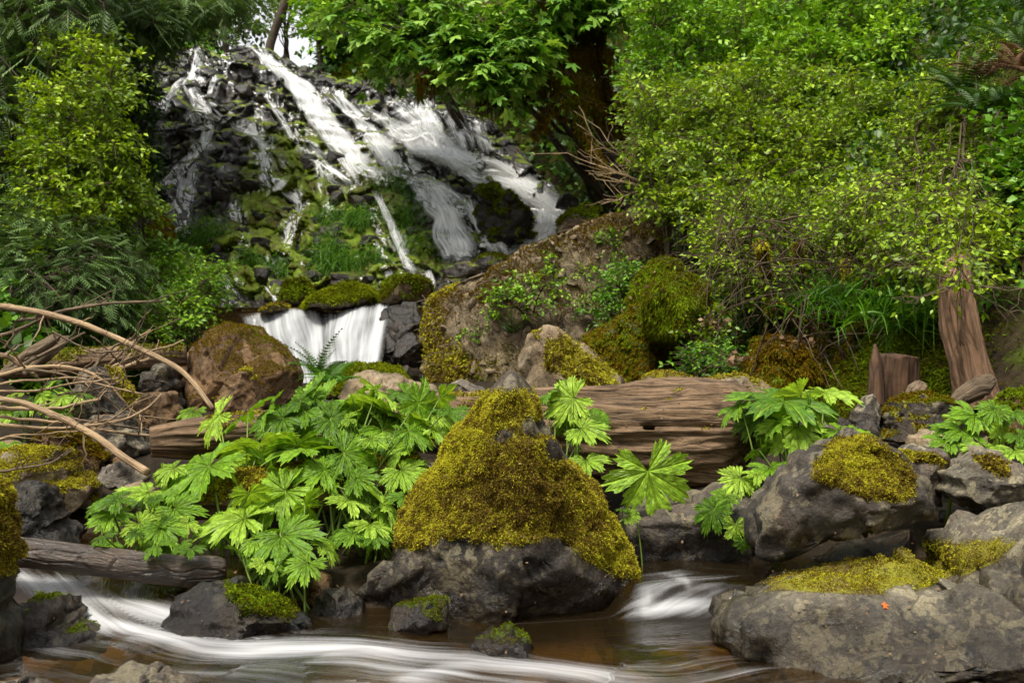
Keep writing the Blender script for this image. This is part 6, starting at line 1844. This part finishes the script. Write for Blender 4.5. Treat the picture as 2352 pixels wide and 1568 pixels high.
def leaning_trunk(label, pts, d, r, seed):
    p = np.array(pts, float)
    W = P(p[:, 0], p[:, 1], d)
    c = resample(np.c_[W, np.linspace(r, r * .7, len(p)) / F * d], 40)
    b = np.array([c[0, 0], c[0, 1], c[0, 2]])
    g = Geo(); tubes(g, c[:, :3] - b, c[:, 3], 12, True, lambda lo, an: 1 + .2 * fbm(np.stack([np.cos(an), np.sin(an), lo * 2], -1), 3, seed))
    tag(obj('tree_trunk', g, M['bark'], None, b), label, 'tree trunk', FG)
leaning_trunk('dark leaning tree trunk silhouetted in the sky gap', [(618, 120), (622, 100), (634, 62), (650, 20), (668, -30), (690, -90)], 20.6, 11, 3)
leaning_trunk('slender tree trunk among the lacy leaves over the black rocks', [(520, 130), (515, 60), (522, 0), (530, -90)], 23.0, 8, 4)

# ------------------------------------------------------------------ ferns, grass and sprouts
def fern(label, pos, n, L, mat, seed, up=0.55, group=None, cat='fern', towards=None):
    rng = np.random.default_rng(seed + 900)
    root = thing('fern', label, cat, pos, group)
    me = _FR.setdefault(mat, None)
    if me is None:
        g = Geo(); g.add(FROND[0], tris=FROND[1], v=np.full(len(FROND[0]), .5)); me = g.mesh('frond', False); me.materials.append(M[mat]); _FR[mat] = me
    for k in range(n):
        a = 2 * math.pi * (k + rng.uniform(-.3, .3)) / n
        o = bpy.data.objects.new('frond', me); COL.objects.link(o); o.parent = root
        s = L * rng.uniform(.7, 1.15)
        e = up * rng.uniform(.5, 1.3)
        x = np.array([math.cos(a) * math.cos(e), math.sin(a) * math.cos(e), math.sin(e)])
        z = np.array([-math.cos(a) * math.sin(e), -math.sin(a) * math.sin(e), math.cos(e)]) + rng.normal(0, .15, 3)
        set_frame(o, np.zeros(3), x, z, s)
    return root
_FR = {}
FERNS = [((2180, 130), 'dark sword fern highest in the shaded corner', .75, 'fern'), ((2290, 190), 'sword fern with grey fronds against the dark hillside', .55, 'fern'), ((2200, 250), 'brown withered fern under the grey fronds', .55, 'dead_fern'),
         ((2330, 270), 'withered fern hanging at the edge of the dark hillside', .55, 'dead_fern'), ((2240, 310), 'sword fern above the small-leaved bush', .55, 'fern'), ((2140, 200), 'fern half hidden by the bright crest bush', .55, 'fern'), ((2340, 130), 'fern in shadow at the edge under the dark bush', .55, 'fern'),
         ((2300, 90), 'grey green fern above the withered ones', .7, 'fern'), ((2250, 160), 'broad fern between the two highest ferns', .7, 'fern'), ((2200, 330), 'fern drooping onto the small-leaved bush', .7, 'fern'), ((2280, 240), 'half withered fern in the middle of the fern slope', .6, 'dead_fern'), ((2150, 280), 'fern at the ragged edge of the yellow-green bush', .7, 'fern'), ((1180, 280), 'dark fern on the shaded bank under the pale leaf tiers', .75, 'fern'), ((1260, 330), 'dark fern below the hanging moss', .75, 'fern'), ((1340, 300), 'fern drooping beside the mossy limb', .7, 'fern'), ((1200, 390), 'fern low on the dark bank over the broad veil', .65, 'fern'), ((1390, 360), 'fern deep in shade next to the tan dead branches', .7, 'fern'), ((1300, 410), 'fern at the foot of the dark bank', .6, 'fern'), ((730, 130), 'fern on the mossy shoulder beside the sky gap', .8, 'fern'), ((1060, 250), 'fern at the lip of the falls under the maple', .6, 'fern')]
for k, ((x, y), label, L, mat) in enumerate(FERNS):
    h = ground_hit(x, y, 5)
    fern(label, h + np.array([0, -.45 if x > 2000 else -.05, .12 if x > 2000 else .03]), 13 if x > 2000 else 11, L * (.72 if x > 2000 else 1), mat, k, .5, 'ferns on the steep banks')
fern('tall upright fern beside the big brown boulder', P(735, 890, 6.9), 9, .42, 'fern', 60, 1.15)
fern('lush low fern in front of the green mossy rock', P(760, 885, 6.8), 12, .38, 'grass', 61, .5)
hp, _ = hit(BANK_T, 1175, 770)
if hp is not None: fern('small upright fern on the rubble bank', hp, 9, .42, 'fern', 62, .8)
hp, _ = hit(BANK_T, 1210, 775)
if hp is not None:
    shrub('sapling', 'small pale-leaved sapling growing on the rubble bank', 'sapling', hp + np.array([0, -.02, -.05]), [(1090, 690), (1130, 650), (1200, 625), (1280, 640), (1300, 680), (1240, 720), (1150, 715)], (hp[1] - .1, hp[1] - .25), .4, 34, 4, 5, 5, .05, .2, 'lime_leaf', 'bark', seed=51, stem_r=.016, flat=.8)
for k, (x, y, L) in enumerate([(1100, 780, .3), (1350, 640, .3), (1270, 620, .22), (1400, 560, .3), (1330, 720, .3), (1130, 730, .25), (1390, 700, .3), (1440, 620, .3)]):
    hp, nn = hit(BANK_T, x, y)
    if hp is None: continue
    lab = ['low sprout near the foot of the sapling', 'green sprout midway up the rubble bank', 'tiny sprout on the bare rubble', 'sprout near the crest of the rubble bank', 'leafy sprout between the sapling and the mossy hump', 'sprout on the golden moss edge', 'leafy sprout above the mossy hump', 'sprout beside the small mossy knob'][k]
    d = hp[1]
    shrub('sprout', lab, 'sprout', hp, [(x - 28, y - 34), (x + 28, y - 34), (x + 34, y), (x - 34, y)], (d - .05, d - .1), .2, 12, 5, 3, 5, .04, .10, 'lime_leaf', 'twig', seed=60 + k, stem_r=.006, group='sprouts on the rubble bank')

def grass(label, pos, n, L, spread, seed, mat='grass', hang=0.5, group='grass tufts hanging on the rock face'):
    rng = np.random.default_rng(seed + 1500)
    g = Geo()
    p0 = rng.normal(0, 1, (n, 3)) * spread
    d = norm(rng.normal(0, .5, (n, 3)) + [0, -.4, .7])
    LL = L * rng.uniform(.5, 1.2, n)
    q = np.linspace(0, 1, 5)
    side = norm(np.cross(d, rng.normal(0, 1, (n, 3))))
    C = p0[:, None] + d[:, None] * (q[None, :, None] * LL[:, None, None]) - np.array([0, 0, 1]) * (q ** 2)[None, :, None] * (hang * LL)[:, None, None]
    w = .006 * (1 - q * .9)[None, :, None] * (0.5 + L * 2)
    V = np.stack([C - side[:, None] * w, C + side[:, None] * w], 2).reshape(n, 10, 3)
    qd = np.array([[2 * k, 2 * k + 1, 2 * k + 3, 2 * k + 2] for k in range(4)])
    Q = (qd[None] + (np.arange(n) * 10)[:, None, None]).reshape(-1, 4)
    g.add(V.reshape(-1, 3), quads=Q, v=np.repeat(rng.random(n), 10))
    o = obj('grass_tuft', g, M[mat], None, pos)
    tag(o, label, 'grass', group, 'stuff')
GR = [((905, 430), 'grass tuft crowning the ledge between the chute and the short falls', 520, .24, .2), ((930, 490), 'grass hanging midway down beside the short falls', 420, .22, .18), ((950, 560), 'grass and moss low beside the short falls', 380, .2, .18),
      ((755, 495), 'bright grass tuft in the centre of the rock face', 520, .22, .14), ((762, 560), 'grass curtain below the bright centre tuft', 420, .24, .15), ((824, 500), 'narrow grass tuft on a centre ledge', 600, .28, .12), ((805, 600), 'long grass curtain near the bright moss cushion', 480, .26, .15), ((770, 610), 'grass beside the long curtain', 700, .28, .16),
      ((860, 590), 'small grass clump right of the long curtain', 400, .2, .12), ((640, 620), 'yellow-green clump low on the rock face', 500, .2, .14), ((575, 590), 'small clump beside the low trickle', 400, .2, .12), ((450, 550), 'grass clump below the veil of threads', 600, .26, .2), ((490, 530), 'mossy grass on the ledge by the veil of threads', 500, .22, .16)]
for k, ((x, y), label, n, L, sp) in enumerate(GR):
    w = on_face(np.array(x), np.array(y)) + np.array([0, -.10, -.05])
    grass(label, w, n, L, np.array([sp, .06, sp * .8]), k, 'grass', .9)
for k, (x, y, d, label) in enumerate([(400, 700, 10.0, 'long grass hanging over the bank under the pale green bush'), (470, 730, 10.6, 'grass at the corner of the small dark pool'), (340, 620, 10.6, 'grass among the leafy clump'), (1560, 610, 8.6, 'grass behind the small mossy knob'), (1620, 600, 8.8, 'grass tuft above the round moss ball'), (1990, 760, 6.9, 'green grass in the shade behind the crooked limbs'), (1900, 700, 7.4, 'dark grass deep under the bushes'), (2140, 800, 6.2, 'grass behind the rotten stump'), (1460, 500, 10.6, 'grass on the crest of the rubble bank')]):
    w = base_at(x, y, d, 0.0)
    grass(label, w + np.array([0, -.05, .03]), 900, .34, np.array([.26, .16, .05]), 40 + k, 'grass', .6, 'grass tufts on the banks')

# ------------------------------------------------------------------ ground cover on the banks
def cover(name, label, n, xr, yr, side, leaf, mats, seed, tall=.3, tmpl=T_ROUND):
    rng = np.random.default_rng(seed)
    for mi, mat in enumerate(mats):
        X = rng.uniform(*xr, n * 4); Y = rng.uniform(*yr, n * 4)
        hh = (X - x_right(Y)) if side > 0 else (x_left(Y) - X)
        qx, qy = proj(np.stack([X, Y, height(X, Y)], -1))
        keep = (hh > 0.1) & ~((qx > 2090) & (qy < 440) & (mi == 1)) & (np.abs(X) < 0.56 * Y + 0.6) & (fbm(np.stack([X * .8, Y * .8, X * 0 + mi * 7], -1), 3, seed) > -.12)
        X, Y = X[keep][:n], Y[keep][:n]
        Z = height(X, Y)
        e = .05
        N = norm(np.stack([-(height(X + e, Y) - Z) / e, -(height(X, Y + e) - Z) / e, np.ones_like(X)], -1))
        k = len(X)
        pos = np.stack([X, Y, Z], -1) + N * (tall * rng.random(k) ** 1.6)[:, None]
        up = norm(N * .6 + [0, 0, .7] + rng.normal(0, .45, (k, 3)))
        ax = norm(N * .5 + rng.normal(0, 1, (k, 3)))
        g = Geo()
        stamp(g, tmpl[0], tmpl[1], pos, frames(ax, up), leaf * rng.uniform(.5, 1.3, k), v=rng.random(k))
        tag(obj(name, g, M[mat]), label[mi], 'ground cover', kind='stuff')
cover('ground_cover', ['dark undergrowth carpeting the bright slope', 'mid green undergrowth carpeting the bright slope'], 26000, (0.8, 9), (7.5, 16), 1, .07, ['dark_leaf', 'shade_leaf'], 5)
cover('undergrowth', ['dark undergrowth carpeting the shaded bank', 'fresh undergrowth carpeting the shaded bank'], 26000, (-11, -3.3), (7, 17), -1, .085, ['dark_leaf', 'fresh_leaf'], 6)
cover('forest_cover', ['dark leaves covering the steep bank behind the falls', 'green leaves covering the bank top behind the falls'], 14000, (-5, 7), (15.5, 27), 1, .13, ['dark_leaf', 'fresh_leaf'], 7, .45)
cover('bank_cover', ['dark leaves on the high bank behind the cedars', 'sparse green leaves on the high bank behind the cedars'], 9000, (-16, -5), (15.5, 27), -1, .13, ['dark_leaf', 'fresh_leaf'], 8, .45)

def hill_moss(label, poly, n, mat, L, w, seed):
    rng = np.random.default_rng(seed)
    pts = sample_poly(poly, 220, rng)
    H = np.array([ground_hit(x, y, 4.5) for x, y in pts])
    c = H[rng.integers(0, 220, n)] + rng.normal(0, .16, (n, 3)) * [1, 1, 0]
    c[:, 2] = height(c[:, 0], c[:, 1])
    e = .05
    N = norm(np.stack([-(height(c[:, 0] + e, c[:, 1]) - c[:, 2]) / e, -(height(c[:, 0], c[:, 1] + e) - c[:, 2]) / e, np.ones(n)], -1))
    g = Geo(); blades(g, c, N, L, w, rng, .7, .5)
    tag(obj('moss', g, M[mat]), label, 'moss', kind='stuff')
hill_moss('brown and green moss carpet under the crooked limbs', [(1560, 620), (1900, 640), (2150, 760), (2200, 900), (1750, 920), (1540, 880)], 60000, 'moss_green', .05, .006, 3)
hill_moss('green moss on the shoulder beside the sky gap', [(640, 110), (700, 60), (790, 120), (860, 220), (760, 200), (680, 170)], 16000, 'moss_green', .10, .014, 4)
hill_moss('moss on the shaded foot of the cedar bank', [(-40, 690), (300, 690), (500, 720), (430, 800), (-40, 820)], 26000, 'moss_green', .05, .007, 5)

# ------------------------------------------------------------------ litter and loose stones
def litter(label, poly, n, d, seed):
    rng = np.random.default_rng(seed)
    pts = sample_poly(poly, n, rng)
    pos = P(pts[:, 0], pts[:, 1], d + rng.normal(0, .01, n))
    up = norm(np.array([0, -.7, .7]) + rng.normal(0, .5, (n, 3)))
    g = Geo(); b = pos.mean(0)
    stamp(g, T_ROUND[0], T_ROUND[1], pos - b, frames(norm(rng.normal(0, 1, (n, 3))), up), rng.uniform(.02, .045, n), v=rng.random(n))
    tag(obj('leaf_litter', g, M['litter'], None, b), label, 'leaf litter', kind='stuff')
def litter_on(label, x, y, rx, ry, n, seed, size=(.025, .055)):
    bpy.context.view_layer.update()
    dg = bpy.context.evaluated_depsgraph_get()
    rng = np.random.default_rng(seed)
    P0 = Vector((0, 0, CAMZ))
    pos, N = [], []
    for _ in range(n):
        d = Vector(P(x + rng.normal(0, rx), y + rng.normal(0, ry), 1.0)) - P0
        ok, loc, nor, *_r = SC.ray_cast(dg, P0, d.normalized())
        if ok and _r[1].name.split('.')[0] not in ('stream', 'leaf'): pos.append(np.array(loc) + np.array(nor) * .008); N.append(np.array(nor))
    if not pos: return
    pos, N = np.array(pos), np.array(N)
    b = pos.mean(0); n = len(pos)
    g = Geo(); stamp(g, T_ROUND[0], T_ROUND[1], pos - b, frames(norm(rng.normal(0, 1, (n, 3))), norm(N + rng.normal(0, .3, (n, 3)))), rng.uniform(*size, n), v=rng.random(n))
    tag(obj('leaf_litter', g, M['litter'], None, b), label, 'leaf litter', kind='stuff')

hp, nn = hit(SLAB_T, 2030, 1392)
if hp is not None:
    V = T_MAPLE[0]
    o = obj('leaf', Geo().add(V, tris=T_MAPLE[1], v=np.full(len(V), .4)), M['orange'])
    set_frame(o, hp + nn * .006, (1, .2, .1), nn, .017)
    tag(o, 'single small orange leaf lying on the broad pale slab', 'leaf')

def pebbles():
    rng = np.random.default_rng(31)
    vs = []
    for k in range(6):
        D, T = ico(3)
        Q = D * [1, .85, .6]
        for _ in range(5):
            n = norm(rng.normal(0, 1, 3)); h = (Q @ n).max() * rng.uniform(.65, .85)
            Q = Q - np.maximum(Q @ n - h, 0)[:, None] * n
        Q = Q + D * .06 * fbm(Q * 2 + k * 5, 3, k)[:, None]
        me = Geo().add(Q, tris=T).mesh('loose_stone'); me.materials.append(M[['dark', 'grey', 'tan', 'brown', 'wet', 'grey'][k]]); vs.append(me)
    LAND = [o for o in bpy.data.objects if o.get('category') == 'boulder']
    for k in range(150):
        X = rng.uniform(-2.6, 2.9); Y = rng.uniform(3.5, 7.5)
        if Y < bank_line(X) - .1 or abs(X) > .55 * Y: continue
        o = bpy.data.objects.new('loose_stone', vs[k % 6]); COL.objects.link(o)
        q = rng.uniform(.025, .09)
        o.location = on_ground(X, Y, q * .2)
        o.scale = (q * rng.uniform(.9, 1.5), q, q)
        o.rotation_euler = (rng.uniform(-.3, .3), rng.uniform(-.3, .3), rng.uniform(0, 6))
        near = min(LAND, key=lambda b: (b.location - o.location).length)
        hue = ['dark', 'grey', 'tan', 'brown', 'black', 'grey'][k % 6]
        tag(o, ('larger ' if q > .06 else 'small ') + hue + ' stone near the ' + ' '.join(near['label'].split()[:11]), 'stone', 'loose stones between the boulders')
pebbles()

litter_on('dry fallen leaves heaped beside the round moss ball', 1640, 745, 24, 9, 70, 1)
litter_on('patch of dry leaves on the moss above the log', 1690, 828, 18, 8, 60, 2)
litter_on('dry leaves on top of the wide mossy mound', 1815, 785, 30, 10, 70, 3)
litter_on('dry leaves and bark flakes strewn over the rubble bank', 1260, 660, 120, 70, 220, 4, (.02, .05))
litter_on('bits of dead leaf and bark strewn over the boulders and logs', 1200, 1150, 700, 190, 420, 5, (.005, .014))
litter_on('bits of dead leaf lying on the broad pale slab', 2050, 1420, 170, 60, 60, 6, (.004, .010))
